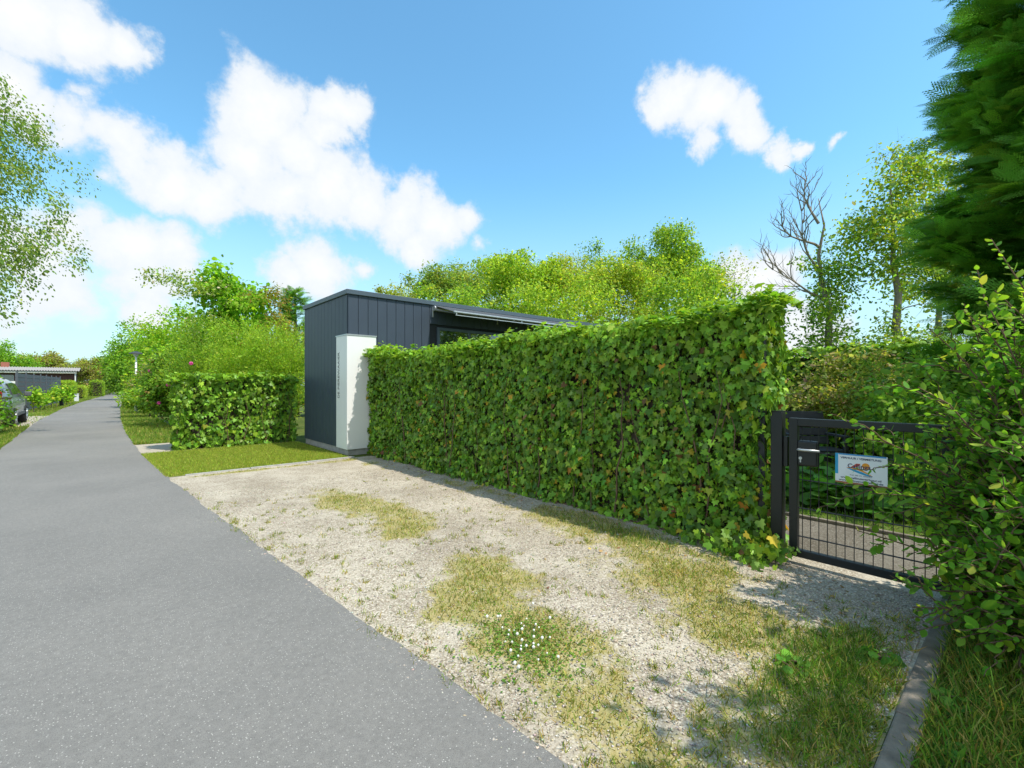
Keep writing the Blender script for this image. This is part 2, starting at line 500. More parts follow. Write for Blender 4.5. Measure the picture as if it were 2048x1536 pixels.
def soil():
    m, nt, b = mat('grassy_soil')
    t = nd(nt, 'ShaderNodeTexCoord'); o = t.outputs['Object']
    n1 = noise_node(nt, o, .8, 8, .65); n2 = noise_node(nt, o, 22, 5, .7)
    c = ramp(nt, n1.outputs['Fac'], [(.3, (.07, .095, .02)), (.5, (.10, .14, .028)), (.7, (.16, .16, .05))]).outputs[0]
    g = ramp(nt, n2.outputs['Fac'], [(.3, (.5, .5, .5)), (.65, (1.1, 1.1, 1.0))]).outputs[0]
    c = mixc(nt, 1.0, c, g, 'MULTIPLY')
    nt.links.new(c, b.inputs['Base Color']); b.inputs['Roughness'].default_value = .95; b.inputs['Specular IOR Level'].default_value = .15
    return m
M_SOIL = soil()
M_LAWN = simple('lawn_soil', (.21, .24, .05), .95, noise=.25, nscale=6, spec=.1)
M_SAND = simple('sand', (.42, .37, .30), .95, noise=.15, nscale=8, bump=.4, spec=.1)
M_KERB = simple('old_concrete', (.22, .185, .145), .9, noise=.45, nscale=9, bump=.7, bscale=60, spec=.2)
M_CONC = simple('concrete', (.36, .35, .33), .9, noise=.2, nscale=9, bump=.5, spec=.2)
M_CLAD = simple('anthracite_cladding', (.048, .066, .094), .48, noise=.05, nscale=3, spec=.4)
M_TRIM = simple('anthracite_trim', (.075, .105, .135), .4, noise=.05, nscale=3)
M_GROOVE = simple('cladding_backing', (.02, .025, .03), .8)
M_WHITE = simple('white_panel', (.80, .80, .80), .35, noise=.015, nscale=2)
M_ALU = simple('aluminium', (.55, .57, .58), .35, .6, noise=.05)
M_BLACK = simple('black_coated_steel', (.012, .013, .014), .42, noise=.1, bump=.05)
M_INK = simple('black_ink', (.02, .02, .022), .5)
M_FAB = simple('awning_fabric', (.06, .065, .07), .85, noise=.1)
M_DARK = simple('dark_interior', (.03, .032, .03), .8)
M_WOODD = simple('dark_stained_wood', (.035, .035, .037), .6, noise=.2, bump=.3)
M_FENCE = simple('grey_painted_board', (.085, .10, .12), .7, noise=.1)

def glass():
    m, nt, b = mat('window_glass')
    b.inputs['Base Color'].default_value = (.02, .03, .024, 1); b.inputs['Roughness'].default_value = .03
    b.inputs['IOR'].default_value = 2.3; b.inputs['Specular IOR Level'].default_value = .5
    n = nd(nt, 'ShaderNodeTexNoise'); n.inputs['Scale'].default_value = .7
    t = nd(nt, 'ShaderNodeTexCoord'); nt.links.new(t.outputs['Object'], n.inputs['Vector'])
    bp = nd(nt, 'ShaderNodeBump'); bp.inputs['Strength'].default_value = .05; bp.inputs['Distance'].default_value = .05
    nt.links.new(n.outputs['Fac'], bp.inputs['Height']); nt.links.new(bp.outputs[0], b.inputs['Normal'])
    return m
M_GLASS = glass()

def text_mesh(name, s, size, M, mat_, parent, depth=.0012, bold=0.0, width=None):
    cu = bpy.data.curves.new(name, 'FONT'); cu.body = s; cu.size = size; cu.extrude = depth; cu.align_x = 'CENTER'; cu.align_y = 'CENTER'; cu.offset = bold
    tmp = bpy.data.objects.new('tmp_text', cu); COL.objects.link(tmp)
    bpy.context.view_layer.update()
    dg = bpy.context.evaluated_depsgraph_get()
    me = bpy.data.meshes.new_from_object(tmp.evaluated_get(dg))
    bpy.data.objects.remove(tmp)
    if width:
        xs = [v.co.x for v in me.vertices]; k = width / (max(xs) - min(xs))
        me.transform(Matrix.Diagonal((k, 1, 1, 1)))
    me.transform(M)
    me.materials.clear(); me.materials.append(mat_)
    me.name = name
    return place(name, me, parent)

# ================================================================== GROUND
def strip(name, left, right, z, m, sub=6):
    """sheet between two polylines (same count)"""
    V = []; F = []
    def dens(pl):
        out = []
        for (a, b) in zip(pl[:-1], pl[1:]):
            for k in range(sub):
                t = k / sub; out.append((a[0] + (b[0] - a[0]) * t, a[1] + (b[1] - a[1]) * t))
        out.append(pl[-1]); return out
    L = dens(left); Rr = dens(right)
    for a, b in zip(L, Rr):
        V += [(a[0], a[1], z), (b[0], b[1], z)]
    for i in range(len(L) - 1):
        F.append((2 * i, 2 * i + 1, 2 * i + 3, 2 * i + 2))
    me = bpy.data.meshes.new(name); me.from_pydata(V, [], F); me.materials.append(m)
    o = place(name, me); o['kind'] = 'structure'
    return o
g = MB(); g.add([(-600, -300, 0), (600, -300, 0), (600, 900, 0), (-600, 900, 0)], [(0, 1, 2, 3)])
setp(g.build('ground', M_SOIL), kind='structure')

RE_Y = np.array([-8, 0, 1.0, 2.9, 5, 7.6, 11, 16, 22.4, 33, 45, 60, 80, 120, 160.])
RE_X = np.array([1.5, 1.27, 1.18, 1.03, .86, .68, .52, .43, .46, .65, 1.0, 1.45, 2.0, 3.4, 6.5])
LE_X = np.array([-1.5, -1.5, -1.5, -1.5, -1.52, -1.55, -1.58, -1.65, -1.8, -1.78, -1.45, -.75, .15, 1.6, 4.7])
def road_right(y): return np.interp(y, RE_Y, RE_X)
def road_left(y): return np.interp(y, RE_Y, LE_X)
ys = np.concatenate([np.arange(-8, 14, .06), np.arange(14, 40, .4), np.arange(40, 160, 2.)])
wig = (fbm(ys * 1.7, ys * 0, 3) - .5) * .045 + (fbm(ys * 9, ys * 0, 5) - .5) * .03
wig2 = (fbm(ys * 1.1, ys * 0 + 3, 9) - .5) * .16
strip('road', [(road_left(y) + w, y) for y, w in zip(ys, wig2)], [(road_right(y) + w, y) for y, w in zip(ys, wig)], .008, M_ROAD, sub=1)

# gravel driveway with mossy patches
MOSS = [(2.05, 5.0, .30, .75, .95), (2.22, 4.3, .26, .6, .85), (2.02, 3.75, .26, .34, .9), (1.95, 2.45, .28, .34, 1.15), (1.68, 2.2, .3, .4, 1.15), (1.66, 1.7, .3, .4, 1.1), (1.48, 1.25, .22, .35, .8), (1.42, .85, .22, .3, .6),
        (3.3, 2.5, .32, 1.1, .95), (2.95, 1.55, .45, .5, 1.05), (2.6, 1.05, .42, .35, 1.05), (2.5, .62, .7, .26, 1.3), (2.0, .52, .45, .2, 1.2), (1.75, .75, .25, .18, .8), (3.45, 4.5, .16, 1.6, .45), (3.0, 7.8, .6, .12, .7), (1.6, 7.82, .8, .10, .8), (3.3, 7.0, .25, .6, .4)]
def moss_density(x, y):
    m = np.zeros_like(x)
    for cx, cy, rx, ry, w in MOSS:
        m = np.maximum(m, w * np.exp(-((x - cx) / rx) ** 2 - ((y - cy) / ry) ** 2))
    bare = np.exp(-((x - 3.15) / .38) ** 2 - ((y - .80) / .26) ** 2)
    return np.clip(m + ((fbm(x * 5, y * 5, 21) - .5) * .9 + (vnoise(x * 19, y * 19, 23) - .5) * .45) * np.clip(m * 4, 0, 1) - bare * .8, 0, 1.2)
KY = .35          # the kerb that closes the driveway on the right
gx = np.arange(1, 3.92, .05); gy = np.arange(KY, 8.03, .05)
V = []; T = []
nx = 46
rows = gy
for y in rows:
    x0 = np.interp(y, RE_Y, RE_X) - .12
    xs_ = np.linspace(x0, 3.95, nx)
    for x in xs_:
        V.append((x, y, .004))
V = np.array(V)
md = moss_density(V[:, 0], V[:, 1])
T = np.c_[md * .85, md, md]
i = np.arange(len(rows) - 1)[:, None] * nx + np.arange(nx - 1)[None]
F = np.stack([i, i + 1, i + nx + 1, i + nx], -1).reshape(-1, 4)
setp(np_obj('driveway', V, [F], M_GRAVEL, T), kind='structure')

strip('lawn', [(.3, 8.03), (.3, 10.0), (.3, 11.0)], [(3.28, 8.03), (3.28, 10.0), (3.28, 11.0)], .004, M_LAWN, sub=2)
strip('sand_patch', [(.25, 11.05), (.25, 12.8)], [(1.8, 11.05), (1.8, 12.8)], .005, M_SAND)
strip('parking_bay', [(-4.6, 18.5), (-4.6, 27.5)], [(-1.55, 18.5), (-1.55, 27.5)], .004, M_SAND)
strip('garden_path', [(4.0, -.6), (4.0, 7.8)], [(5.05, -.6), (5.05, 7.8)], .004, M_GRAVEL2)
# kerb slabs along the right of the driveway and the thin edging in front of the lawn
kb = MB()
x = 1.35
while x < 3.55:
    kb.box(x, KY - .085, -.1, x + .48, KY, .022 + random.uniform(-.006, .006), Matrix.Translation((0, random.uniform(-.006, .006), 0)))
    x += .487
setp(kb.build('kerb', M_KERB, bevel=.008), kind='structure')
ke = MB()
for k in range(3):
    ke.box(.86 + k * .83, 8.0, -.1, .86 + k * .83 + .82, 8.045, .018 + .003 * k)
setp(ke.build('lawn_kerb', M_CONC, bevel=.006), kind='structure')
kp = MB(); kp.box(5.06, -.6, -.1, 5.10, 7.8, .035)
setp(kp.build('path_kerb', M_KERB, bevel=.006), kind='structure')

# pebbles
def pebbles():
    n = 52000
    y = KY + .02 + (6.3) * rng.random(n) ** 1.9; x = road_right(y) - .16 + rng.random(n) * (3.75 - road_right(y) + .16)
    keep = rng.random(n) > .75 * np.clip(moss_density(x, y), 0, 1)
    edge = x > road_right(y) + np.abs(rng.normal(0, .07, n)) - .13
    x, y = x[keep & edge], y[keep & edge]; n = len(x)
    s = rng.gamma(2.6, .00085, n) + .0012
    oc = np.array([(1, 0, 0), (-1, 0, 0), (0, 1, 0), (0, -1, 0), (0, 0, 1), (0, 0, -1)], float)
    V = oc[None] * (1 + rng.normal(0, .22, (n, 6, 1)))
    an = rng.uniform(0, 6.28, n); c, s_ = np.cos(an), np.sin(an)
    st = 1 + rng.random(n) * .7
    vx = V[:, :, 0] * st[:, None]; vy = V[:, :, 1]
    X = vx * c[:, None] - vy * s_[:, None]; Y = vx * s_[:, None] + vy * c[:, None]
    V = np.stack([x[:, None] + X * s[:, None], y[:, None] + Y * s[:, None], .006 + V[:, :, 2] * s[:, None] * .55 + (s * .15)[:, None]], -1)
    fc = np.array([(0, 2, 4), (2, 1, 4), (1, 3, 4), (3, 0, 4), (2, 0, 5), (1, 2, 5), (3, 1, 5), (0, 3, 5)])
    F = (fc[None] + (np.arange(n) * 6)[:, None, None]).reshape(-1, 3)
    t = pick_tints(n, [((.50, .44, .35), 4), ((.43, .375, .295), 4), ((.29, .26, .22), 1.5), ((.64, .60, .53), 1.3)], .12)
    o = np_obj('gravel', V.reshape(-1, 3), [F], M_STONE, np.repeat(t, 6, axis=0))
    setp(o, 'loose pale shell gravel strewn over the driveway', 'gravel', kind='stuff')
pebbles()

GT = [((0.26, 0.351, 0.046), 4), ((0.169, 0.286, 0.039), 4), ((0.429, 0.377, 0.117), 2.2), ((0.117, 0.234, 0.033), 2)]
DRY = [((.38, .30, .085), 4), ((.27, .30, .05), 5), ((.17, .26, .035), 5), ((.44, .37, .17), 1.5), ((.12, .20, .03), 2)]
LUSH = [((0.115, 0.253, 0.029), 4), ((0.086, 0.196, 0.023), 4), ((0.184, 0.31, 0.034), 3), ((0.345, 0.322, 0.115), 0.6)]
# grass in the driveway
n = 700000
y = KY + .01 + 7.6 * rng.random(n) ** 1.5; x = road_right(y) + rng.random(n) * (3.8 - road_right(y))
d = moss_density(x, y)
k = rng.random(n) < np.clip(d - .3, 0, 1) * .33
x, y = x[k], y[k]
# loose tufts
tx = []; ty = []
for q in range(700):
    cy = KY + .05 + 5.5 * rng.random() ** 1.8; cx = road_right(cy) + .02 + rng.random() ** 1.3 * (3.3 - road_right(cy))
    if moss_density(np.array([cx]), np.array([cy]))[0] > .6: continue
    m_ = int(rng.integers(5, 26)); r_ = .006 + .022 * rng.random()
    tx.append(rng.normal(cx, r_, m_)); ty.append(rng.normal(cy, r_, m_))
for q in range(46):   # along the asphalt edge
    cy = .5 + 6.5 * rng.random() ** 1.2; cx = road_right(cy) + rng.normal(.02, .025)
    m_ = int(rng.integers(8, 34)); tx.append(rng.normal(cx, .018, m_)); ty.append(rng.normal(cy, .035, m_))
x = np.concatenate([x] + tx); y = np.concatenate([y] + ty)
n = len(x)
lush = np.clip(np.exp(-((x - 2.45) / .75) ** 2 - ((y - .62) / .28) ** 2) + .8 * np.exp(-((x - 3.4) / .2) ** 2 - ((y - 2) / .9) ** 2), 0, 1)
lm = rng.random(n) < lush * .75
t = np.where(lm[:, None], pick_tints(n, LUSH, .35), pick_tints(n, DRY, .35))
h = (.010 + .032 * rng.random(n) ** 1.6) * (1 + 1.7 * lush * rng.random(n))
o = blades('driveway_grass', np.c_[x, y], h, .0026 + .0026 * rng.random(n), t, M_GRASS, .004, .8)
setp(o, 'short dry grass and moss growing in strips through the gravel', 'grass')
# lawn in front of the pavilion
n = 60000
y = 8.05 + rng.random(n) * 2.95; x = road_right(y) - .02 + rng.random(n) * (3.27 - road_right(y))
o = blades('lawn_grass', np.c_[x, y], .02 + .03 * rng.random(n), .004 + .003 * rng.random(n), pick_tints(n, [((.32, .40, .05), 4), ((.24, .34, .04), 4), ((.42, .40, .10), 2)], .3), M_GRASS, .004, .45)
setp(o, 'mown light green lawn between the road and the dark pavilion', 'grass')
# long grass right of the kerb
n = 36000
x = 1.3 + rng.random(n) * 2.6; y = KY - .072 - rng.random(n) ** 1.3 * 1.9
o = blades('tall_grass', np.c_[x, y], (.035 + .10 * rng.random(n) ** 1.4) * (1 - .5 * np.exp(-((y - KY + .09) / .08) ** 2)), .004 + .004 * rng.random(n), pick_tints(n, LUSH + DRY[:2], .35), M_GRASS, 0, .7)
setp(o, 'long shady grass to the right of the concrete kerb', 'grass')
# verges along the road further off
vx = []; vy = []
n = 26000
y = 12.8 + 60 * rng.random(n) ** 1.6; x = road_right(y) + (rng.random(n) ** 1.4) * 1.1
vx.append(x); vy.append(y)
n = 42000
y = 10 + 60 * rng.random(n) ** 1.5; x = road_left(y) - (rng.random(n) ** 1.5) * 1.5
k = ~((y > 20.5) & (y < 27.5)) | (rng.random(n) < .06)
vx.append(x[k]); vy.append(y[k])
x = np.concatenate(vx); y = np.concatenate(vy); n = len(x)
o = blades('verge_grass', np.c_[x, y], .04 + .07 * rng.random(n), (.006 + .006 * rng.random(n)) * (1 + y / 30), pick_tints(n, GT), M_GRASS, 0, .5)
setp(o, 'rough green and straw grass on the road verges', 'grass')
# garden grass seen through the gate
n = 16000
x = 5.12 + rng.random(n) * 4; y = -.6 + rng.random(n) * 5
o = blades('garden_grass', np.c_[x, y], .03 + .05 * rng.random(n), .004 + .004 * rng.random(n), pick_tints(n, LUSH), M_GRASS, 0, .5)
setp(o, 'green grass of the garden seen through the gate', 'grass')

# dead leaves blown against the foot of the hedge
n = 420
y = .6 + 6.5 * rng.random(n) ** 1.3; x = 3.62 - np.abs(rng.normal(0, .42, n)) * np.where(y < 2.4, 1.3, .55)
an = rng.uniform(0, 6.28, n)
o = scatter('leaf_litter', np.c_[x, y, .010 + .012 * rng.random(n)], np.c_[np.cos(an), np.sin(an), rng.normal(0, .2, n)], np.c_[rng.normal(0, .5, (n, 2)), np.ones(n)], .012 + .022 * rng.random(n), OVAL,
            pick_tints(n, [((.34, .22, .09), 3), ((.45, .36, .16), 3), ((.22, .13, .06), 3), ((.5, .40, .10), 1)], .2), M_STONE)
setp(o, 'dead brown and straw coloured leaves lying at the foot of the long hedge', 'dead leaves', kind='stuff')
# clover with white flower heads in the middle strip
cl = thing('clover_patch', 'low clover with small white flower heads in the middle grass strip of the driveway', 'clover', (1.58, 1.62, .004))
n = 900
P = np.c_[rng.normal(1.58, .14, n), rng.normal(1.66, .16, n), .008 + .016 * rng.random(n)]
an = rng.uniform(0, 6.28, n)
scatter('leaf', P, np.c_[np.cos(an), np.sin(an), .1 * np.ones(n)], np.c_[rng.normal(0, .3, (n, 2)), np.ones(n)], .009 + .006 * rng.random(n), ROUND, pick_tints(n, [((.11, .24, .03), 3), ((.17, .28, .04), 1)]), M_GRASS, cl)
fl = MB(); r_ = .0058
fl.tube([(1.58, 1.62, .004), (1.58, 1.62, .028)], .0007, 3, False)
fl.tube([(1.58, 1.62, .026 - r_), (1.58, 1.62, .026 - r_ * .4), (1.58, 1.62, .026 + r_ * .4), (1.58, 1.62, .026 + r_)], [r_ * .5, r_, r_, r_ * .4], 6)
f0 = fl.build('flower_head', simple('clover_white', (.8, .78, .74), .7), cl)
for q in range(36):
    c_ = f0.copy(); COL.objects.link(c_); c_.parent = cl
    c_.location = (rng.normal(0, .12), rng.normal(.04, .13), 0); c_.scale = [.75 + .6 * rng.random()] * 3

# ================================================================== IVY HEDGES
IVY_T = [((0.146, 0.298, 0.027), 5), ((0.1, 0.224, 0.027), 4), ((0.204, 0.373, 0.032), 4), ((0.29, 0.462, 0.041), 2), ((0.174, 0.283, 0.063), 1.5)]
IVY_L = [((0.16, 0.319, 0.027), 5), ((0.099, 0.22, 0.024), 3), ((0.206, 0.374, 0.031), 4), ((0.28, 0.44, 0.041), 2)]
IVY_Y = [((.52, .37, .04), 2), ((.50, .24, .03), .5), ((.33, .36, .04), 2), ((.20, .10, .04), 1)]
IVY_YOUNG_LIT = [((.25, .44, .04), 4), ((.32, .50, .055), 3), ((.18, .36, .03), 3)]  # young leaves, brightened so their colour also carries the sunlit hedge top
def ivy_hedge(name, label, x0, y0, x1, y1, h, leaf=.06, dens=520, faces='xXyYt', seed=1, group='ivy hedges', yellow=.03, young=.8, tints=None, hfun=None, bulge=.12, spill=()):
    t = thing(name, label, 'hedge', ((x0 + x1) / 2, (y0 + y1) / 2, 0), group)
    P = []; N = []; K = []
    hf = hfun or (lambda x, y: h + 0 * x)
    def face(code):
        Lx, Ly = x1 - x0, y1 - y0
        if code in 'xX':
            n = int(Ly * h * dens); v = y0 + rng.random(n) * Ly; z = rng.random(n) * h
            b = (fbm(v * 1.6 + seed * 7, z * 1.6, seed) - .5) * bulge * 2 + (fbm(v * 6, z * 6, seed + 4) - .5) * bulge
            b += (.045 + .10 * (v > y1 - .5) * (Ly > 6)) * np.clip((z / h - .75) / .25, 0, 1) ** 1.5 - .05 * np.exp(-((z / h - .35) / .25) ** 2) + .05 * np.exp(-(z / .2) ** 2)
            dp = b - np.abs(rng.normal(0, .045, n)) - (rng.random(n) < .3) * .07
            z = z * hf(v * 0 + x0, v) / h
            if code == 'x': p = np.c_[x0 - dp, v, z]; nn = np.tile((-1., 0, 0), (n, 1))
            else: p = np.c_[x1 + dp, v, z]; nn = np.tile((1., 0, 0), (n, 1))
        elif code in 'yY':
            n = int(Lx * h * dens); v = x0 + rng.random(n) * Lx; z = rng.random(n) * h
            b = (fbm(v * 2 + 31 + seed, z * 1.6, seed + 2) - .5) * bulge * 2 + (fbm(v * 6, z * 6, seed + 5) - .5) * bulge
            b += .07 * np.clip((z / h - .75) / .25, 0, 1) ** 1.5 - .05 * np.exp(-((z / h - .35) / .25) ** 2)
            dp = b - np.abs(rng.normal(0, .045, n)) - (rng.random(n) < .3) * .07
            yy = y0 if code == 'y' else y1
            z = z * hf(v, v * 0 + yy) / h
            if code == 'y': p = np.c_[v, y0 - dp, z]; nn = np.tile((0., -1, 0), (n, 1))
            else: p = np.c_[v, y1 + dp, z]; nn = np.tile((0., 1, 0), (n, 1))
        else:
            n = int((Lx + .1) * (Ly + .1) * dens * 1.25); a = x0 - .07 + rng.random(n) * (Lx + .14); v = y0 - .07 + rng.random(n) * (Ly + .14)
            b = (fbm(a * 2.2, v * 2.2, seed + 8) - .5) * .2 + (fbm(a * 7, v * 7, seed + 9) - .5) * .1
            e = np.minimum(np.minimum(a - x0 + .07, x1 + .07 - a), np.minimum(v - y0 + .07, y1 + .07 - v))
            z = hf(a, v) + b - .09 * np.exp(-e / .05) + np.where(rng.random(n) < .12, np.minimum(rng.exponential(.04, n), .09), -np.abs(rng.normal(0, .03, n)))
            p = np.c_[a, v, z]; nn = np.tile((0., 0, 1.), (n, 1))
        return p, nn
    for c in faces:
        p, q = face(c); P.append(p); N.append(q)
    for (ex, ey, ez, er, en) in spill:
        P.append(np.c_[rng.normal(ex, er, en), rng.normal(ey, er, en), np.abs(rng.normal(ez, er * .8, en))]); N.append(np.tile((-.8, -.4, .45), (en, 1)))
    P = np.concatenate(P); N = np.concatenate(N); n = len(P)
    top = N[:, 2] > .5
    hh = hf(P[:, 0], P[:, 1])
    keep = P[:, 2] > .01
    # thin holes low down where bare stems show
    hole = fbm(P[:, 1] * 3.1 + P[:, 0], P[:, 2] * 2.1, seed + 13) 
    keep &= ~((hole > .76) & (P[:, 2] < h * .5) & (rng.random(n) < .6) & ~top)
    P, N, top, hh = P[keep], N[keep], top[keep], hh[keep]; n = len(P)
    Nl = nrm(N + np.c_[rng.normal(0, .42, (n, 2)), rng.normal(.72, .42, n)])
    an = rng.uniform(0, 6.28, n)
    D = np.where(top[:, None], np.c_[np.cos(an), np.sin(an), rng.normal(.1, .4, n)], np.c_[rng.normal(0, .45, n), rng.normal(0, .45, n), -1 + rng.normal(0, .35, n)])
    T = pick_tints(n, tints or IVY_T, .3)
    yl = rng.random(n) < yellow * (1.4 - P[:, 2] / h) * (fbm(P[:, 1] * 1.3, P[:, 2] * 1.3, seed + 3) * 2.2)
    T = np.where(yl[:, None], pick_tints(n, IVY_Y, .2), T)
    py = np.clip((P[:, 2] / hh - .74) / .2, 0, 1) ** 1.3 * young  # upper band: young growth plus top light put into the leaf colour
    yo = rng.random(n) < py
    T = np.where(yo[:, None], pick_tints(n, IVY_YOUNG_LIT, .18), T)
    sz = leaf * np.clip(np.exp(rng.normal(-.03, .36, n)), .4, 1.65)
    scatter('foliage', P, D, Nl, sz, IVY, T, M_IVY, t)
    # dark twig-brown core boxes, added to block light and deepen the leaf gaps
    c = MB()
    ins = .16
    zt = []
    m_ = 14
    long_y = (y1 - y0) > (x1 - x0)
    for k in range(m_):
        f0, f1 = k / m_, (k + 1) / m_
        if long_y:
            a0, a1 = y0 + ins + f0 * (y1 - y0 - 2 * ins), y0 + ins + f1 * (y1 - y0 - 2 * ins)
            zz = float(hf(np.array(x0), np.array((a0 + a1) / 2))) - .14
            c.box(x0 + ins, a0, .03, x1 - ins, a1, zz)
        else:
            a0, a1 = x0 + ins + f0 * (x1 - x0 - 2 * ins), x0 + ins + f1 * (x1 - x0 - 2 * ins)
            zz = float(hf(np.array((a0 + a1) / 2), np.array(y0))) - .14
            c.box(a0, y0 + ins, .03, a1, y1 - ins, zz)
    c.build('twig_shade_core', M_CORE, t)
    s = MB()
    ns = int(max(x1 - x0, y1 - y0) * 3.5)
    for k in range(ns):
        u = random.random()
        for side in ((0,) if leaf > .05 else (0,)):
            if long_y:
                p = Vector((x0 + .04 + random.uniform(-.03, .05), y0 + u * (y1 - y0), .0)); ax = Vector((0, 1, 0))
            else:
                p = Vector((x0 + u * (x1 - x0), y0 + .04 + random.uniform(-.03, .05), .0)); ax = Vector((1, 0, 0))
            path = [p.copy()]
            for j in range(6):
                p = p + Vector((0, 0, h * .12)) + ax * random.uniform(-.07, .07) + Vector((random.uniform(-.012, .012), random.uniform(-.012, .012), 0))
                path.append(p.copy())
            r0 = random.uniform(.004, .013)
            s.tube(path, [r0 * (1 - j * .12) for j in range(7)], 5, False)
    s.tube([(x0 + .05, y0, .01), (x0 + .05, y1, .01)] if long_y else [(x0, y0 + .05, .01), (x1, y0 + .05, .01)], .008, 5, False)
    s.build('stem', M_TWIG, t, smooth=True)
    return t
def main_h(x, y):
    return 1.87 + .05 * np.exp(-((y - 3.0) / 1.0) ** 2) + .08 * np.clip((y - 7.0) / .8, 0, 1) + .03 * np.sin(y * 1.7) - .02 * np.cos(y * 4.1) + .10 * np.exp(-((y - 1.3) / .5) ** 2)
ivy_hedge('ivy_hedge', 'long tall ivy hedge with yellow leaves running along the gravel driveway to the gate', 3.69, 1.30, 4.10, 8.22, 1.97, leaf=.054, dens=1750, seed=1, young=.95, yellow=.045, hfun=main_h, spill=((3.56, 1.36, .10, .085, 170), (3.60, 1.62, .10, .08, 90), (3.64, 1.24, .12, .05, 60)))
ivy_hedge('ivy_hedge', 'lower glossy ivy hedge between the road and the dark pavilion behind the lawn', 1.0, 11.05, 3.28, 11.6, 1.52, leaf=.070, dens=900, tints=IVY_L, seed=5, yellow=.004, young=.45, faces='xyYt', bulge=.09)
ivy_hedge('ivy_hedge', 'dark ivy hedge at the back of the garden behind the gate', 9.4, -2.0, 9.9, 6.5, 1.95, leaf=.08, dens=420, tints=IVY_L, seed=9, yellow=.004, young=.5, faces='xt')

# ================================================================== PAVILION
BX, BY, BH = 3.33, 8.29, 3.06
B = thing('pavilion', 'anthracite flat roofed pavilion with vertical board cladding and a white corner panel', 'house', (BX, BY, 0))
XE, YE = 14.0, 10.72
w = MB()
w.box(BX + .03, BY + .03, .12, XE, YE - .03, 2.98)
w.build('wall_core', M_GROOVE, B)
bd = MB()
PITCH = .192
x = BX + .012
WX0, WX1, WZ0, WZ1 = 5.25, 9.4, .35, 2.52
k = 0
while x < XE - .05:
    x2 = min(x + PITCH - .007, XE)
    if x2 > WX0 and x < WX1:
        bd.box(x, BY, WZ1 + .06, x2, BY + .03, 2.97)
        bd.box(x, BY, .12, x2, BY + .03, WZ0 - .06)
    else:
        bd.box(x, BY, .12, x2, BY + .03, 2.97)
    x += PITCH
y = BY + .034
while y < YE - .05:
    y2 = min(y + PITCH - .007, YE)
    bd.box(BX, y, .12, BX + .03, y2, 2.97)
    bd.box(XE + .001, y, .12, XE + .031, y2, 2.97)
    y += PITCH
x = BX + .012
while x < XE - .05:
    bd.box(x, YE - .03, .12, min(x + PITCH - .007, XE), YE, 2.97); x += PITCH
bd.build('cladding', M_CLAD, B, bevel=.003, segs=1)
p = MB(); p.box(BX + .02, BY + .02, -.1, XE - .02, YE - .02, .118)
p.build('plinth', M_CONC, B)
r = MB(); r.box(BX - .03, BY - .035, 2.972, XE + .04, YE + .03, 3.06)
rf = r.build('roof', M_TRIM, B, bevel=.006)
r2 = MB(); r2.box(BX + .12, BY + .12, 3.061, XE - .1, YE - .1, 3.075)
r2.build('roof_membrane', simple('bitumen', (.05, .05, .05), .9), B)
# window
wf = MB()
for (a, b_, c, d_) in ((WX0, WX0 + .06, WZ0, WZ1), (WX1 - .06, WX1, WZ0, WZ1), (WX0 + .06, WX1 - .06, WZ1 - .06, WZ1), (WX0 + .06, WX1 - .06, WZ0, WZ0 + .06), (6.05, 6.11, WZ0 + .06, WZ1 - .06), (7.75, 7.81, WZ0 + .06, WZ1 - .06)):
    wf.box(a, BY - .012, c, b_, BY + .028, d_)
wfo = wf.build('window', M_TRIM, B, bevel=.003)
pg = MB()
for a, b_ in ((WX0 + .061, 6.049), (6.111, 7.749), (7.811, WX1 - .061)):
    pg.box(a, BY + .012, WZ0 + .061, b_, BY + .024, WZ1 - .061)
pg.build('pane', M_GLASS, wfo)
# white corner panel with the house name
PX1, PY1, PZ0, PZ1 = 3.872, 8.79, .115, 2.215
cp = MB()
o_ = .022
cp.prism([(BX - o_, BY - o_), (PX1, BY - o_), (PX1, BY - .002), (BX - .002, BY - .002), (BX - .002, PY1), (BX - o_, PY1)], (PZ0, PZ1))
cpo = cp.build('corner_panel', M_WHITE, B, bevel=.0025)
cap = MB(); q = .032
cap.prism([(BX - q, BY - q), (PX1 + .012, BY - q), (PX1 + .012, BY - .003), (BX - .003, BY - .003), (BX - .003, PY1 + .012), (BX - q, PY1 + .012)], (PZ1 + .001, PZ1 + .022))
cap.build('cap_strip', M_ALU, cpo)
TM = Matrix(((0, 0, -1, BX - o_ - .0013), (0, 1, 0, 8.665), (1, 0, 0, 1.485), (0, 0, 0, 1)))
for word, zc, wd_ in (('DE', 1.112, .115), ('PIEREWAAIER', 1.565, .70)):
    TMw = TM.copy(); TMw[2][3] = zc
    text_mesh('lettering', word, .118, TMw, M_INK, cpo, .001, width=wd_)
# awning
AX0, AX1 = 5.12, 9.55
aw = MB(); aw.tube([(AX0, BY - .07, 2.90), (AX1, BY - .07, 2.90)], .055, 12)
awo = aw.build('awning', M_ALU, B, smooth=False)
fb = MB()
YO, ZO = 7.50, 2.715
fb.add([(AX0 + .03, BY - .07, 2.955), (AX1 - .03, BY - .07, 2.955), (AX1 - .03, YO, ZO + .03), (AX0 + .03, YO, ZO + .03),
        (AX0 + .03, BY - .07, 2.948), (AX1 - .03, BY - .07, 2.948), (AX1 - .03, YO, ZO + .023), (AX0 + .03, YO, ZO + .023)],
       [(0, 1, 2, 3), (7, 6, 5, 4), (0, 3, 7, 4), (1, 5, 6, 2), (3, 2, 6, 7), (0, 4, 5, 1)])
fb.build('fabric', M_FAB, awo)
fr = MB(); fr.box(AX0, YO - .035, ZO + .012, AX1, YO + .01, ZO + .042)
fr.build('front_bar', M_ALU, awo, bevel=.006)
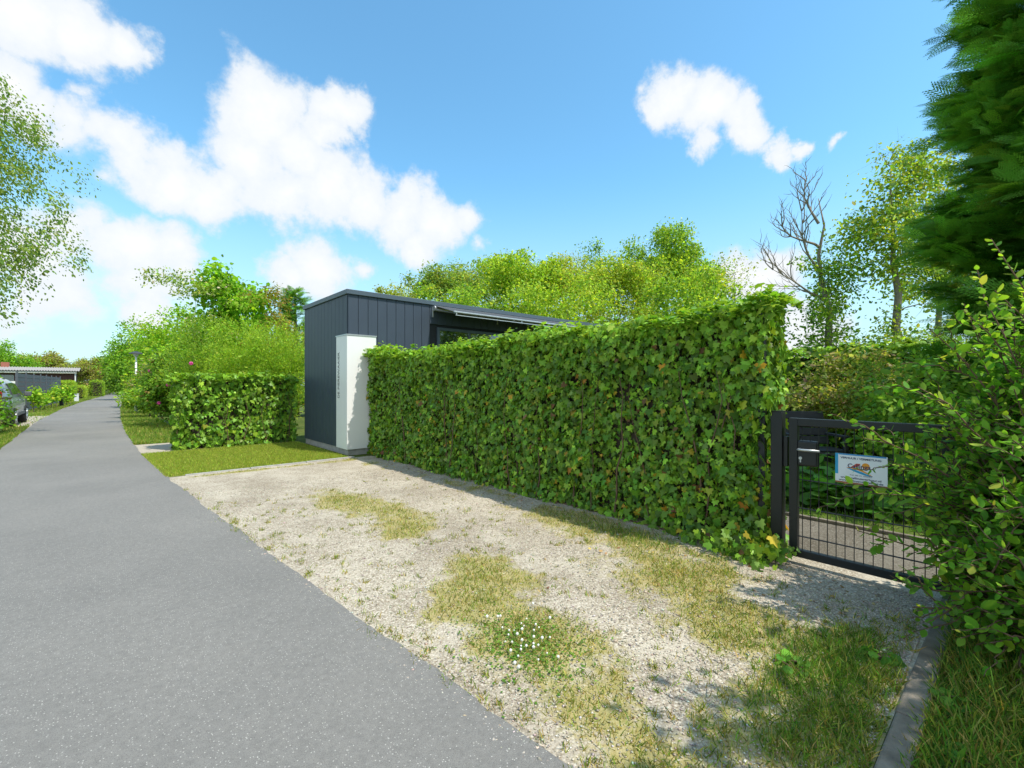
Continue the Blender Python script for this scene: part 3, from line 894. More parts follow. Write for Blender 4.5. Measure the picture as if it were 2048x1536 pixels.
val = MB(); val.box(AX0 + .04, YO - .03, ZO - .045, AX1 - .04, YO - .012, ZO - .03)
for vx_ in (AX0 + .05, AX0 + 1.8, AX0 + 3.3): val.box(vx_, YO - .026, ZO - .030, vx_ + .02, YO - .018, ZO + .0115)
val.build('lower_rail', M_ALU, awo)
for ax in (AX0 + .02, AX0 + 1.55, AX1 - .9):
    am = MB(); am.tube([(ax, BY - .10, 2.87), (ax + .28, 7.92, 2.80), (ax + .05, YO, ZO + .01)], .017, 8)
    am.build('arm', M_ALU, awo, smooth=True)
for ax in (AX0 - .005, AX0 + 1.75, AX0 + 3.2):
    br = MB(); br.box(ax, BY - .03, 2.72, ax + .03, BY - .001, 2.93)
    br.build('bracket', M_ALU, awo, bevel=.003)

# ================================================================== GATE
GX = 3.77
G = thing('metal_gate', 'low black steel garden gate with wire mesh and a lever lock', 'gate', (GX, .72, 0))
Y0, Y1, Z0, Z1, S = .29, 1.165, .055, 1.06, .055
f = MB()
f.box(GX - .025, Y0, Z0, GX + .025, Y0 + S, Z1); f.box(GX - .025, Y1 - S, Z0, GX + .025, Y1, Z1)
f.box(GX - .0245, Y0 + S, Z1 - S, GX + .0245, Y1 - S, Z1 - .0005); f.box(GX - .0245, Y0 + S, Z0 + .0005, GX + .0245, Y1 - S, Z0 + S)
f.build('frame', M_BLACK, G, bevel=.004)
m_ = MB()
ny = 15
for k in range(ny):
    yy = Y0 + S + (k + .5) * (Y1 - Y0 - 2 * S) / ny
    m_.tube([(GX, yy, Z0 + S), (GX, yy, Z1 - S)], .0028, 6, False)
for k in range(1, 5):
    zz = .205 + (k - 1) * .205
    if zz < Z1 - S:
        for xx in (-.006, .006):
            m_.tube([(GX + xx, Y0 + S, zz), (GX + xx, Y1 - S, zz)], .0034, 6, False)
m_.build('mesh_panel', M_BLACK, G, smooth=True)
lk = MB(); lk.box(GX - .03, Y1 - S - .125, .72, GX + .03, Y1 - S - .0005, .90)
lko = lk.build('lock_box', M_BLACK, G, bevel=.012, segs=3)
hd = MB(); hd.tube([(GX - .03, Y1 - S - .02, .84), (GX - .075, Y1 - S - .02, .84), (GX - .078, Y1 - S - .035, .84), (GX - .076, Y1 - S - .15, .84)], .0085, 10)
hd.build('handle', M_ALU, lko, smooth=True)
kh = MB(); kh.tube([(GX - .03, Y1 - S - .022, .775), (GX - .036, Y1 - S - .022, .775)], .011, 12); kh.box(GX - .034, Y1 - S - .026, .745, GX - .03, Y1 - S - .018, .768)
kh.build('key_cylinder', M_ALU, lko)
for yy in (.3, .95):
    hg = MB(); hg.tube([(GX, Y0 - .03, yy - .03), (GX, Y0 - .03, yy + .03)], .014, 10); hg.box(GX - .008, Y0 - .03, yy - .012, GX + .008, Y0 + .002, yy + .012)
    hg.build('hinge', M_BLACK, G)
def post(name, label, y, x, wdt, h, knocker=False):
    t = thing(name, label, 'post', (x, y, 0), 'black fence posts at the gate')
    b_ = MB(); b_.box(x - wdt / 2, y - wdt / 2, -.05, x + wdt / 2, y + wdt / 2, h)
    b_.build('shaft', M_BLACK, t, bevel=.006)
    c_ = MB(); c_.box(x - wdt / 2 + .002, y - wdt / 2 + .002, h + .001, x + wdt / 2 - .002, y + wdt / 2 - .002, h + .008)
    c_.build('cap', M_BLACK, t, bevel=.003)
    if knocker:
        s_ = MB(); s_.box(x - .022, y - wdt / 2 - .03, .70, x + .022, y - wdt / 2 - .001, .92)
        s_.build('strike_box', M_BLACK, t, bevel=.004)
post('gate_post', 'square black gate post carrying the lock keep beside the ivy', 1.245, GX, .08, 1.10, True)
post('gate_post', 'square black hinge post behind the leafy shrub', .20, GX, .08, 1.10)
post('fence_post', 'tall thin black fence post standing in the end of the ivy hedge', 1.35, GX - .01, .05, 1.9)

# the letting sign on the gate
SG = thing('letting_sign', 'white holiday letting sign with sun and wave logo fixed on the gate mesh', 'sign', (GX - .012, .745, .74))
SY0, SY1, SZ0, SZ1 = .60, .882, .635, .835
M_SW = simple('sign_white', (.78, .80, .82), .35, noise=.02)
M_SB = simple('sign_blue', (.03, .25, .55), .4, noise=.02)
M_ST = simple('sign_teal', (.02, .32, .58), .4, noise=.02)
M_SO = simple('sign_orange', (.75, .30, .02), .4, noise=.05)
M_SN = simple('sign_navy', (.01, .02, .09), .4)
M_SRED = simple('sign_red', (.6, .08, .03), .4)
M_RUST = simple('sign_brown', (.33, .13, .04), .6, noise=.3, nscale=60)
sx = GX - .014
b_ = MB(); b_.box(sx, SY0, SZ0, sx + .003, SY1, SZ1)
b_.build('board', M_SW, SG)
def sflat(name, poly, m, off):
    """poly in sign coordinates (u to the right 0..1, v up 0..1)"""
    q = MB()
    pts = [(sx - off, SY1 - u * (SY1 - SY0), SZ0 + v * (SZ1 - SZ0)) for u, v in poly]
    n = len(pts)
    back = [(p_[0] + .0004, p_[1], p_[2]) for p_ in pts]
    q.add(pts + back, [tuple(range(n))] + [(i + n) for i in []] and [tuple(range(n)), tuple(range(n, 2 * n))[::-1]] + [(i, (i + 1) % n, n + (i + 1) % n, n + i) for i in range(n)])
    q.build(name, m, SG)
sflat('edge_stripe', [(0, .3), (.06, .3), (.06, 1), (0, 1)], M_ST, .0006)
sflat('top_stripe', [(.065, .955), (.98, .955), (.98, 1), (.065, 1)], M_SB, .0006)
sflat('bottom_stripe', [(.0, 0), (1, 0), (1, .055), (.0, .055)], M_RUST, .0006)
arc = [(.23 + .5 * k / 14, .52 - .21 * math.sin(math.pi * .5 * k / 14)) for k in range(15)]
sflat('wave', arc + [(u, v + .07 * math.sin(math.pi * k / 14) + .012) for k, (u, v) in list(enumerate(arc))[::-1]], M_ST, .0006)
sflat('sand_bar', [(u, v + .085 * math.sin(math.pi * k / 14) + .01) for k, (u, v) in enumerate(arc)] + [(u, v + .14 * math.sin(math.pi * k / 14) + .02) for k, (u, v) in list(enumerate(arc))[::-1]], M_SO, .0008)
sflat('sun', [(.60 + .075 * math.cos(a * math.pi / 8), .64 + .10 * math.sin(a * math.pi / 8)) for a in range(16)], M_SO, .0006)
sflat('roof_mark', [(.30, .55), (.42, .70), (.50, .70), (.46, .60)], M_SRED, .0006)
def stext(name, s, u, v, size, width, bold=0):
    M = Matrix(((0, 0, -1, sx - .0013), (-1, 0, 0, SY1 - u * (SY1 - SY0)), (0, 1, 0, SZ0 + v * (SZ1 - SZ0)), (0, 0, 0, 1)))
    text_mesh(name, s, size, M, M_SN, SG, .0003, bold, width)
stext('heading', 'VERHUUR / VERMIETUNG', .50, .86, .018, .22, .0003)
stext('logo_text', 'Callinga', .47, .60, .040, .125, .0006)
stext('phone_line', 'Tel: 00 31 (0)222', .50, .30, .011, .12)
stext('address_line', 'www.callingaverhuur.nl', .50, .20, .018, .22, .0003)
stext('address_line', 'www.callingavermietung.de', .50, .105, .018, .24, .0003)

# ================================================================== TREES AND SHRUBS
def curve3(a, c, b, n):
    return [a * (1 - t) ** 2 + c * 2 * t * (1 - t) + b * t * t for t in [k / n for k in range(n + 1)]]
def plant(name, label, cat, base, h, blobs, nclump, per, leaf, tints, tmpl=RHOMB, clump_r=.35, trunk_r=.12, trunk_top=.75, group=None, droop=.25,
          barkm=None, seed=0, lean=(0, 0), bare=0, leafm=None, flat=.75, shell=.45, twigs=3, up=.9, twk=1.0, trunk=True, parts=('trunk', 'crown')):
    """trunk with limbs (one mesh) and a crown of single leaves in clumps; blobs are (dx,dy,z,rx,ry,rz)"""
    r = np.random.default_rng(seed)
    bx, by = base
    t = thing(name, label, cat, (bx, by, 0), group)
    b = MB()
    tp = []
    segs = 8
    wob = r.normal(0, trunk_r * .5, (segs + 1, 2)); wob[0] = 0
    for k in range(segs + 1):
        f = k / segs
        tp.append(Vector((bx + lean[0] * f + wob[k, 0], by + lean[1] * f + wob[k, 1], -.05 + f * h * trunk_top)))
    rad = [trunk_r * (1.25 if k == 0 else 1) * (1 - .93 * k / segs) for k in range(segs + 1)]
    b.tube(tp, rad, 9)
    vol = np.array([q[3] * q[4] * q[5] for q in blobs]) ** .75
    nb = r.choice(len(blobs), nclump + bare, p=vol / vol.sum())
    Ps = []; Ds = []; Nn = []; Cc = []
    for ci, k in enumerate(nb):
        q = blobs[k]
        dv = nrm(r.normal(0, 1, 3)); rr = r.random() ** shell
        c = Vector((bx + q[0] + dv[0] * rr * q[3], by + q[1] + dv[1] * rr * q[4], q[2] + dv[2] * rr * q[5]))
        if c.z < .12: c.z = .12 + .2 * r.random()
        Cc.append((c, ci >= nclump))
    # limbs fork from the nearest wood already grown, so that they branch like a tree
    def ax(z):
        f = min(max((z + .05) / (h * trunk_top), 0), .999) * segs; i0 = int(f)
        return tp[i0].lerp(tp[i0 + 1], f - i0)
    Cc.sort(key=lambda e: (e[0] - ax(e[0].z)).length)
    NP = []; NR = []
    for k in range(2 * segs + 1):
        f = k / 2; i0 = min(int(f), segs - 1); p_ = tp[i0].lerp(tp[i0 + 1], f - i0)
        if p_.z > .08 * h: NP.append(tuple(p_)); NR.append(rad[i0] * .6)
    for c, isbare in Cc:
        A = np.array(NP); dv = np.array(c) - A
        ds = np.linalg.norm(dv, axis=1)
        cost = ds + .9 * np.maximum(0, .35 * ds - dv[:, 2])
        a0 = int(np.argmin(cost)); s = Vector(NP[a0])
        L = (c - s).length
        ctrl = s.lerp(c, .5) + Vector((r.normal(0, .12) * L, r.normal(0, .12) * L, L * .14))
        path = curve3(s, ctrl, c, 4)
        path = [path[0]] + [p_ + Vector(r.normal(0, .035 * L, 3)) for p_ in path[1:]]
        r0 = min(NR[a0] * .75, (.010 + L * .016) * twk)
        b.tube(path, [r0 * (1 - .7 * j / 4) for j in range(5)], 5, False)
        for j in range(1, 5):
            NP.append(tuple(path[j])); NR.append(r0 * (1 - .7 * j / 4))
        c = path[-1]
        for j in range(twigs + (5 if isbare else 0)):
            e = c + Vector(r.normal(0, clump_r * (.8 if not isbare else 1.5), 3)) + Vector((0, 0, clump_r * .3))
            a = path[2].lerp(c, r.random())
            mid = a.lerp(e, .5) + Vector(r.normal(0, clump_r * .18, 3))
            b.tube([a, mid, e], [r0 * .3, r0 * .2, r0 * .07], 4, False)
        if isbare: continue
        m = int(per * (.5 + r.random()))
        u_ = nrm(r.normal(0, 1, (m, 3)))
        p = u_ * np.array([1, 1, flat]) * clump_r * 1.75 * (r.random((m, 1)) ** .55) * (.7 + .6 * r.random())
        p += r.normal(0, .14 * clump_r, p.shape)
        out = nrm(p + np.array([c.x - bx, c.y - by, 0]) * .25 + 1e-6)
        Ps.append(p + np.array(c)); Ds.append(out * .7 + r.normal(0, .6, p.shape) + np.array([0, 0, -droop])); Nn.append(r.normal(0, .42, p.shape) + np.array([0, 0, up * .55]) + .9 * u_)
    if trunk:
        b.build(parts[0], barkm or M_BARK, t, smooth=True)
    P = np.concatenate(Ps); D = np.concatenate(Ds); N = np.concatenate(Nn)
    k = P[:, 2] > .02
    P, D, N = P[k], D[k], N[k]
    scatter(parts[1], P, D, N, leaf * np.exp(r.normal(0, .25, len(P))), tmpl, pick_tints(len(P), tints, .2, r), leafm or M_LEAF, t)
    return t

YG = [((0.367, 0.534, 0.045), 4), ((0.257, 0.434, 0.038), 4), ((0.496, 0.6, 0.061), 2), ((0.183, 0.316, 0.033), 2)]
OL = [((0.354, 0.435, 0.056), 4), ((0.451, 0.483, 0.081), 3), ((0.241, 0.322, 0.048), 3)]
MG = [((0.176, 0.33, 0.039), 4), ((0.254, 0.434, 0.046), 4), ((0.117, 0.244, 0.031), 3)]
BRG = [((0.245, 0.48, 0.033), 4), ((0.326, 0.553, 0.039), 3), ((0.163, 0.349, 0.026), 3)]
BLG = [((0.162, 0.313, 0.08), 4), ((0.215, 0.371, 0.088), 3), ((0.301, 0.431, 0.088), 2), ((0.107, 0.216, 0.053), 2)]
BR = [((0.28, 0.238, 0.112), 3), ((0.21, 0.224, 0.084), 3), ((0.35, 0.308, 0.168), 2)]

GB = 'trees behind the dark pavilion'
def rear(px, ytop, d, wpx, label, tints, seed, clumps=80, per=200, leaf=.13, bare=0, cr=.36, ylow=600, cat='tree', name='broadleaf_tree', group=GB, shell=.45):
    x, y = at(px, d); ht = zat(ytop, d); rw = wpx / 2 / FPX * d
    zl = max(zat(ylow, d), .8)
    cz = (ht + zl) / 2; rz = (ht - zl) / 2
    bl = [(0, 0, cz + rz * .1, rw * .8, rw * .8, rz * .9), (rw * .35, -rw * .2, cz - rz * .3, rw * .7, rw * .7, rz * .6), (-rw * .4, rw * .1, cz - rz * .2, rw * .65, rw * .65, rz * .7), (0, 0, zl * .8, rw * .8, rw * .8, zl * .45)]
    return plant(name, label, cat, (x, y), ht, bl, int(clumps * 1.35), int(per * 1.25), leaf * 1.05, tints, RHOMB, cr, .05 + .012 * ht, .8, group, seed=seed, bare=bare, shell=shell, twigs=2)
rear(800, 575, 40, 110, 'small olive treetop just showing above the pavilion roof', OL, 11, 30, 70, .16)
rear(880, 535, 27, 150, 'leftmost rounded grey green tree behind the pavilion roof', OL + BLG, 12, 80, 120, .11)
rear(950, 515, 29, 150, 'hazy pale green tree behind the rounded one left of centre', BLG + OL, 13, 80, 110, .12)
rear(1050, 500, 23, 190, 'bright yellow green tree above the middle of the pavilion roof', YG, 14, 110, 150, .11)
rear(1150, 510, 24, 170, 'olive yellow tree with fine branching above the awning end', OL, 15, 100, 120, .09, bare=14)
rear(1190, 478, 32, 90, 'narrow dark treetop poking up between two yellow trees', MG, 16, 40, 90, .12)
rear(1245, 515, 21, 190, 'broad mustard green tree behind the middle of the ivy hedge', OL + YG, 17, 110, 130, .09, bare=10)
rear(1335, 450, 25, 210, 'tallest bright green tree behind the ivy hedge', YG + MG, 18, 140, 150, .11)
rear(1415, 520, 23, 120, 'loose yellow green tree right of the tallest one', OL + YG, 19, 60, 80, .10, bare=10)
rear(1468, 480, 24, 90, 'nearly bare twiggy tree with few leaves beside the loose yellow one', OL, 20, 16, 50, .09, bare=40, cr=.45)
rear(1130, 590, 17, 300, 'low yellow green thicket directly behind the pavilion', YG, 21, 60, 120, .09)
rear(900, 590, 19, 200, 'low green thicket behind the pavilion roof edge', MG + YG, 22, 40, 110, .1)
rear(1380, 600, 16, 260, 'low leafy thicket behind the right end of the ivy hedge', YG + MG, 23, 60, 120, .09)

# tall open trees on the right
GR = 'tall open trees behind the garden'
d = 17
x, y = at(1672, d)
plant('tall_tree', 'tall tree with bare dead limbs reaching left above the garden hedge', 'tree', (x, y), 9.0,
      [(.1, -.2, 5.6, 1.0, 1.0, 1.4), (-.3, .2, 4.0, 1.5, 1.5, 1.0), (.6, -.5, 6.8, .6, .6, .9), (-.1, .1, 2.4, 1.2, 1.2, .9), (-.3, .3, 5.2, .9, .9, 1.2)], 95, 62, .105, BLG + MG + YG, OVAL, .34, .19, .92, GR, seed=31, bare=8, barkm=M_BARKG, lean=(-.5, .5), shell=.5)
# its dead limbs
dl = MB()
r_ = random.Random(5)
def deadlimb(p, dirv, L, rad, depth):
    path = [p.copy()]; dd = dirv.normalized()
    for k in range(6):
        dd = (dd + Vector((r_.gauss(0, .16), r_.gauss(0, .16), r_.gauss(.07, .12)))).normalized()
        path.append(path[-1] + dd * L / 6)
    dl.tube(path, [rad * (1 - .8 * k / 6) for k in range(7)], 5, False)
    if depth:
        for k in range(2, 7):
            for q in range(2 if depth > 1 else 1):
                deadlimb(path[k], dd + Vector((r_.gauss(0, .6), r_.gauss(0, .6), r_.gauss(.25, .4))), L * .42, rad * .45, depth - 1)
lf = Vector((-FY, FX, 0))
tree1 = [o for o in COL.objects if o.name.startswith('tall_tree')][0]
for zz, L, upv in ((4.4, 2.7, .35), (5.4, 2.6, .55), (6.4, 1.9, .7), (7.3, 1.7, 1.4)):
    f_ = zz / 8.3
    deadlimb(Vector((x - .5 * f_, y + .5 * f_, zz)), lf + Vector((0, 0, upv)), L, .055, 2)
dl.build('dead_limb', M_BARKG, tree1, smooth=True)
d = 16
x, y = at(1800, d)
plant('tall_tree', 'tallest open crowned tree beside the conifer, its trunk showing through the leaves', 'tree', (x, y), 11.2,
      [(0, 0, 8.4, 1.1, 1.1, 1.7), (-.3, .3, 6.4, 1.5, 1.5, 1.5), (.5, -.5, 9.0, .8, .8, 1.0), (.6, -.6, 5.2, 1.3, 1.3, 1.5), (-.3, .3, 2.8, 1.3, 1.3, 1.0)], 165, 64, .11, BLG + YG + OL, OVAL, .36, .20, .8, GR, seed=32, bare=6, barkm=M_BARKG, shell=.5, lean=(-.2, .2))
x, y = at(1880, 18)
plant('tall_tree', 'pale leaved slender tree half hidden behind the conifer', 'tree', (x, y), 10.6,
      [(0, 0, 8.2, 1.0, 1.0, 2.0), (.2, -.2, 5.6, 1.3, 1.3, 1.8), (0, 0, 3, 1.2, 1.2, 1.2)], 80, 70, .10, OL + YG, OVAL, .36, .16, .9, GR, seed=33, barkm=M_BARKG, shell=.5)
x, y = at(1700, 20)
plant('hedge_shrub', 'leafy undergrowth at the foot of the tall open trees', 'shrub', (x, y), 3.4, [(0, 0, 1.7, 3.2, 2.0, 1.2)], 60, 80, .12, MG, OVAL, .4, .06, .6, seed=34)

# conifer
def conifer(name, label, base, h, rad, seed, nb=260, spl=.40, per=26, bias=None):
    r = np.random.default_rng(seed)
    bx, by = base
    t = thing(name, label, 'tree', (bx, by, 0), 'conifers at the right')
    b = MB(); b.tube([(bx, by, -.05), (bx + .03, by, h * .5), (bx, by, h * .97)], [.17, .11, .015], 9)
    Ps = []; Ds = []; Nn = []; Tc = []
    for k in range(nb):
        z = h * (.02 + .96 * (k + r.random()) / nb)
        an = r.uniform(0, 6.283)
        L = rad * (1.05 - .9 * max(0, z / h - .45) / .55) * (.6 + .55 * r.random())
        if z < .8: L *= .8
        up = .30 + .25 * r.random()
        dv = Vector((math.cos(an), math.sin(an), up))
        e = Vector((bx, by, z)) + dv * L
        c = Vector((bx, by, z)) + Vector((dv.x * L * .5, dv.y * L * .5, L * .05))
        path = curve3(Vector((bx, by, z)), c, e, 5)
        b.tube(path, [.018 * (1 - .8 * j / 5) + .002 for j in range(6)], 4, False)
        tang = (path[5] - path[3]).normalized()
        m = int(per * (.6 + .8 * L / rad))
        u = .30 + .70 * r.random(m) ** .7
        pts = np.array([list(np.array(path[int(min(q * 5, 4))]) * (1 - (q * 5 - int(min(q * 5, 4)))) + np.array(path[int(min(q * 5, 4)) + 1]) * (q * 5 - int(min(q * 5, 4)))) for q in u])
        pts += r.normal(0, .055 * rad ** .5, pts.shape) * np.array([1.5, 1.5, .6])
        side = nrm(np.cross(np.array(tang), np.array([0, 0, 1.])))
        sg = r.choice([-1, 1], m)[:, None] * r.random((m, 1)) * .9
        D = np.array(tang) + side * sg + r.normal(0, .3, (m, 3)) + np.array([0, 0, -.1])
        Ps.append(pts); Ds.append(D); Nn.append(np.array([0, 0, 1.]) + r.normal(0, .55, (m, 3)))
        Tc.append(u)
    b.build('trunk', M_BARK, t, smooth=True)
    P = np.concatenate(Ps); D = np.concatenate(Ds); N = np.concatenate(Nn); u = np.concatenate(Tc)
    T = pick_tints(len(P), [((.125, .32, .042), 5), ((.17, .39, .048), 3), ((.25, .47, .055), 1.8)], .2, r)
    tipm = (r.random(len(P)) < .18)
    T = np.where(tipm[:, None], pick_tints(len(P), [((.19, .33, .04), 1), ((.14, .29, .04), 1)], .2, r), T)
    scatter('crown', P, D, N, spl * np.exp(r.normal(0, .25, len(P))), SPRAY, T, M_CON, t)
    return t
conifer('conifer', 'tall dark green conifer with feathery sprays rising out of view behind the shrub', (7.62, -.50), 8.8, 1.12, 41, nb=270, spl=.25, per=90)

# foreground shrub
def arching_shrub(name, label, base, tips, seed, leaf=.05, step=.022, tints=None, group=None, nside=3, tmpl=OVAL):
    r = np.random.default_rng(seed)
    t = thing(name, label, 'shrub', (base[0], base[1], 0), group)
    b = MB(); Ps = []; Ds = []; Nn = []; yng = []
    def shoot(a, c, e, r0, dense, start):
        L = (e - a).length + .01
        n = 8
        path = curve3(a, c, e, n)
        path = [path[0]] + [p_ + Vector(r.normal(0, .008, 3)) for p_ in path[1:]]
        b.tube(path, [r0 * (1 - .8 * j / n) + .0008 for j in range(n + 1)], 5, False)
        m = max(3, int(L * (1 - start) / step))
        for k in range(m):
            f = start + (1 - start) * (k + r.random() * .5) / m
            i0 = min(int(f * n), n - 1); p_ = path[i0].lerp(path[i0 + 1], f * n - i0)
            tg = (path[i0 + 1] - path[i0]).normalized()
            an = k * 2.4 + r.normal(0, .4)
            s1 = tg.orthogonal().normalized(); s2 = tg.cross(s1)
            dv = (s1 * math.cos(an) + s2 * math.sin(an)) * .9 + tg * .7 + Vector((0, 0, .1))
            Ps.append(p_); Ds.append(dv); Nn.append(Vector((0, 0, .9)) + tg * .3 + Vector(r.normal(0, .35, 3))); yng.append(f)
        return path
    for (tip, rr) in tips:
        a = Vector((base[0] + r.normal(0, .16), base[1] + r.normal(0, .16), 0))
        e = Vector(tip)
        c = a.lerp(e, .45) + Vector((0, 0, .35 * (e - a).length * (.4 + .6 * r.random())))
        path = shoot(a, c, e, .008, 1, .30)
        for k in range(nside):
            i0 = int(r.integers(3, 8)); s = path[i0]
            tg = (path[i0 + 1] - path[i0]).normalized()
            dv = (tg * .7 + Vector(r.normal(0, .6, 3)) + Vector((0, 0, .2))).normalized()
            l = .12 + .26 * r.random()
            shoot(s, s + dv * l * .5 + Vector((0, 0, .03)), s + dv * l, .0035, 1, .1)
    b.build('branch', M_TWIG, t, smooth=True)
    P = np.array([list(p) for p in Ps]); D = np.array([list(p) for p in Ds]); N = np.array([list(p) for p in Nn]); f = np.array(yng)
    k = P[:, 2] > .02
    P, D, N, f = P[k], D[k], N[k], f[k]
    T = pick_tints(len(P), tints[0], .2, r)
    yo = (f > .84) & (r.random(len(P)) < .75)
    T = np.where(yo[:, None], pick_tints(len(P), tints[1], .15, r), T)
    scatter('foliage', P, D, N, leaf * np.exp(r.normal(0, .25, len(P))) * np.where(f > .9, .75, 1), tmpl, T, M_LEAF, t)
    return t
rs = np.random.default_rng(51)
tips = []
for k in range(420):
    dv = nrm(rs.normal(0, 1, 3)); dv[2] = abs(dv[2]) * .95 - .15
    rr = .6 + .42 * rs.random()
    tips.append(((3.52 + dv[0] * .62 * rr, -.22 + dv[1] * .72 * rr, max(.12, .55 + dv[2] * 1.25 * rr)), 0))
# sprigs that stand out of the shrub
for tip in ((3.05, .60, 1.02), (3.0, .55, .72), (2.95, .45, .35), (3.1, .62, .5), (2.75, .2, .55), (2.95, .35, 1.3), (3.3, .35, 1.62), (3.35, .2, 1.9), (3.45, .12, 2.05), (3.2, .1, 1.75), (2.7, .05, 1.1), (2.8, -.1, .9), (3.1, .5, .9), (3.15, .7, .75), (2.85, .3, .2)):
    tips.append((tip, 0))
for k in range(110):
    tips.append(((2.85 + rs.random() * .95, -.25 + rs.random() * .62, .12 + .45 * rs.random()), 0))
for k in range(46):
    tips.append(((3.3 + rs.random() * .55, -.15 + rs.random() * .5, 1.15 + .75 * rs.random()), 0))
SHT = ([((.15, .34, .036), 4), ((.20, .41, .042), 3), ((.11, .26, .032), 3)], [((.30, .47, .045), 3), ((.40, .50, .07), 2), ((.22, .42, .04), 3)])
arching_shrub('leafy_shrub', 'light green small leaved shrub arching over the gate from the right', (3.62, -.3), tips, 52, .046, .024, SHT)
plant('shade_tree', 'small dense tree at the right edge throwing its shade over the driveway', 'tree', (3.0, -2.1), 4.4, [(0, 0, 3.2, 1.0, .9, 1.0), (-.5, .3, 3.5, .6, .6, .6)], 90, 90, .07, MG, OVAL, .22, .08, .8, seed=53)
# (low leafy growth)
# nettle like low plants at the shrub foot
tips = []
for k in range(120):
    tips.append(((2.75 + rs.random() * 1.0, -.7 + rs.random() * .85, .18 + .35 * rs.random()), 0))
arching_shrub('undergrowth_plant', 'low weedy plants under the leafy shrub by the kerb', (3.3, -.3), tips, 54, .05, .03, SHT, nside=1)

# garden plants behind the gate
def rosette(name, label, x, y, r0, h, n, leaf, tints, seed, group=None):
    r = np.random.default_rng(seed)
    t = thing(name, label, 'plant', (x, y, 0), group)
    an = r.uniform(0, 6.28, n); rad = r.random(n) ** .6 * r0
    P = np.c_[x + np.cos(an) * rad, y + np.sin(an) * rad, h * (1 - .6 * (rad / r0) ** 2) * (.4 + .6 * r.random(n))]
    D = np.c_[np.cos(an), np.sin(an), r.normal(-.1, .35, n)]
    N = np.c_[np.cos(an) * .4, np.sin(an) * .4, np.ones(n)] + r.normal(0, .25, (n, 3))
    scatter('leaf', P, D, N, leaf * np.exp(r.normal(0, .25, n)), ROUND, pick_tints(n, tints, .2, r), M_LEAF, t)
    b = MB()
    for k in range(0, n, 2):
        b.tube([(x + r.normal(0, .04), y + r.normal(0, .04), 0), tuple(P[k])], [.006, .003], 4, False)
    b.build('stem', M_TWIG, t)
    return t
BT = [((0.14, 0.322, 0.042), 4), ((0.196, 0.406, 0.049), 3), ((0.098, 0.238, 0.035), 3)]
for i, (px, d, r0, h, lab) in enumerate(((1640, 5.1, .35, .42, 'broad leaved plant just left of the sign behind the gate mesh'), (1700, 4.9, .38, .40, 'broad leaved plant directly under the sign behind the mesh'), (1760, 4.7, .35, .42, 'broad leaved plant behind the right half of the gate'), (1610, 6.0, .35, .5, 'broad leaved plant close behind the gate lock'), (1830, 4.8, .4, .6, 'broad leaved plant half hidden behind the shrub and hinge side'))):
    rosette('broad_leaf_plant', lab, *at(px, d), r0, h, 130, .13, BT, 60 + i, 'broad leaved plants behind the gate')
for i, (wx, wy, lab) in enumerate(((2.55, .20, 'small weed with jagged leaves in the grass close to the kerb'), (3.05, .17, 'larger weed rosette in the grass under the leafy shrub'), (2.2, .14, 'weed in the grass nearest the bottom edge of the view'), (2.75, .47, 'weed rosette in the rough grass on the driveway side of the kerb'), (2.35, .72, 'flat weed among the driveway grass'))):
    rosette('weed', lab, wx, wy, .06, .05, 24, .036, BT, 140 + i, 'weeds along the kerb')
x, y = at(1690, 7.5)
BLO = [((.34, .36, .12), 3), ((.26, .32, .06), 4), ((.40, .32, .22), 1.5), ((.16, .25, .04), 3)]
plant('flowering_shrub', 'pale yellow and pink tinged shrub standing behind the gate', 'shrub', (x, y), 1.9, [(0, 0, 1.25, .85, .85, .6), (.2, -.3, 1.55, .5, .5, .35), (-.3, .2, 1.0, .6, .6, .5)], 100, 60, .06, BLO, OVAL, .13, .025, .5, seed=71, twigs=2, droop=0, parts=('stem', 'foliage'))
x, y = at(1800, 6.2)
plant('garden_shrub', 'olive brown garden shrub between the pale shrub and the conifer', 'shrub', (x, y), 1.7, [(0, 0, 1.0, .8, .8, .65)], 60, 50, .07, OL + MG, NARROW, .15, .025, .5, seed=72, twigs=2, parts=('stem', 'foliage'))
x, y = at(1880, 4.6)
plant('garden_shrub', 'dark green shrub behind the hinge side of the gate', 'shrub', (x, y), 1.6, [(0, 0, .85, .7, .7, .7)], 60, 60, .06, MG, OVAL, .15, .025, .5, seed=73, twigs=2, parts=('stem', 'foliage'))
x, y = at(1790, 7.6)
plant('garden_shrub', 'mid green shrub in front of the back garden hedge', 'shrub', (x, y), 1.5, [(0, 0, .75, .9, .9, .65)], 60, 60, .07, MG, OVAL, .18, .025, .5, seed=74, twigs=2, parts=('stem', 'foliage'))
plant('garden_tree', 'bushy green tree in the garden off to the right', 'tree', (12.2, -1.6), 6.5, [(0, 0, 3.6, 2.2, 1.5, 2.6), (-1.2, .2, 2.2, 1.2, 1.0, 1.6)], 90, 110, .13, MG + YG, RHOMB, .36, .12, .8, seed=77)
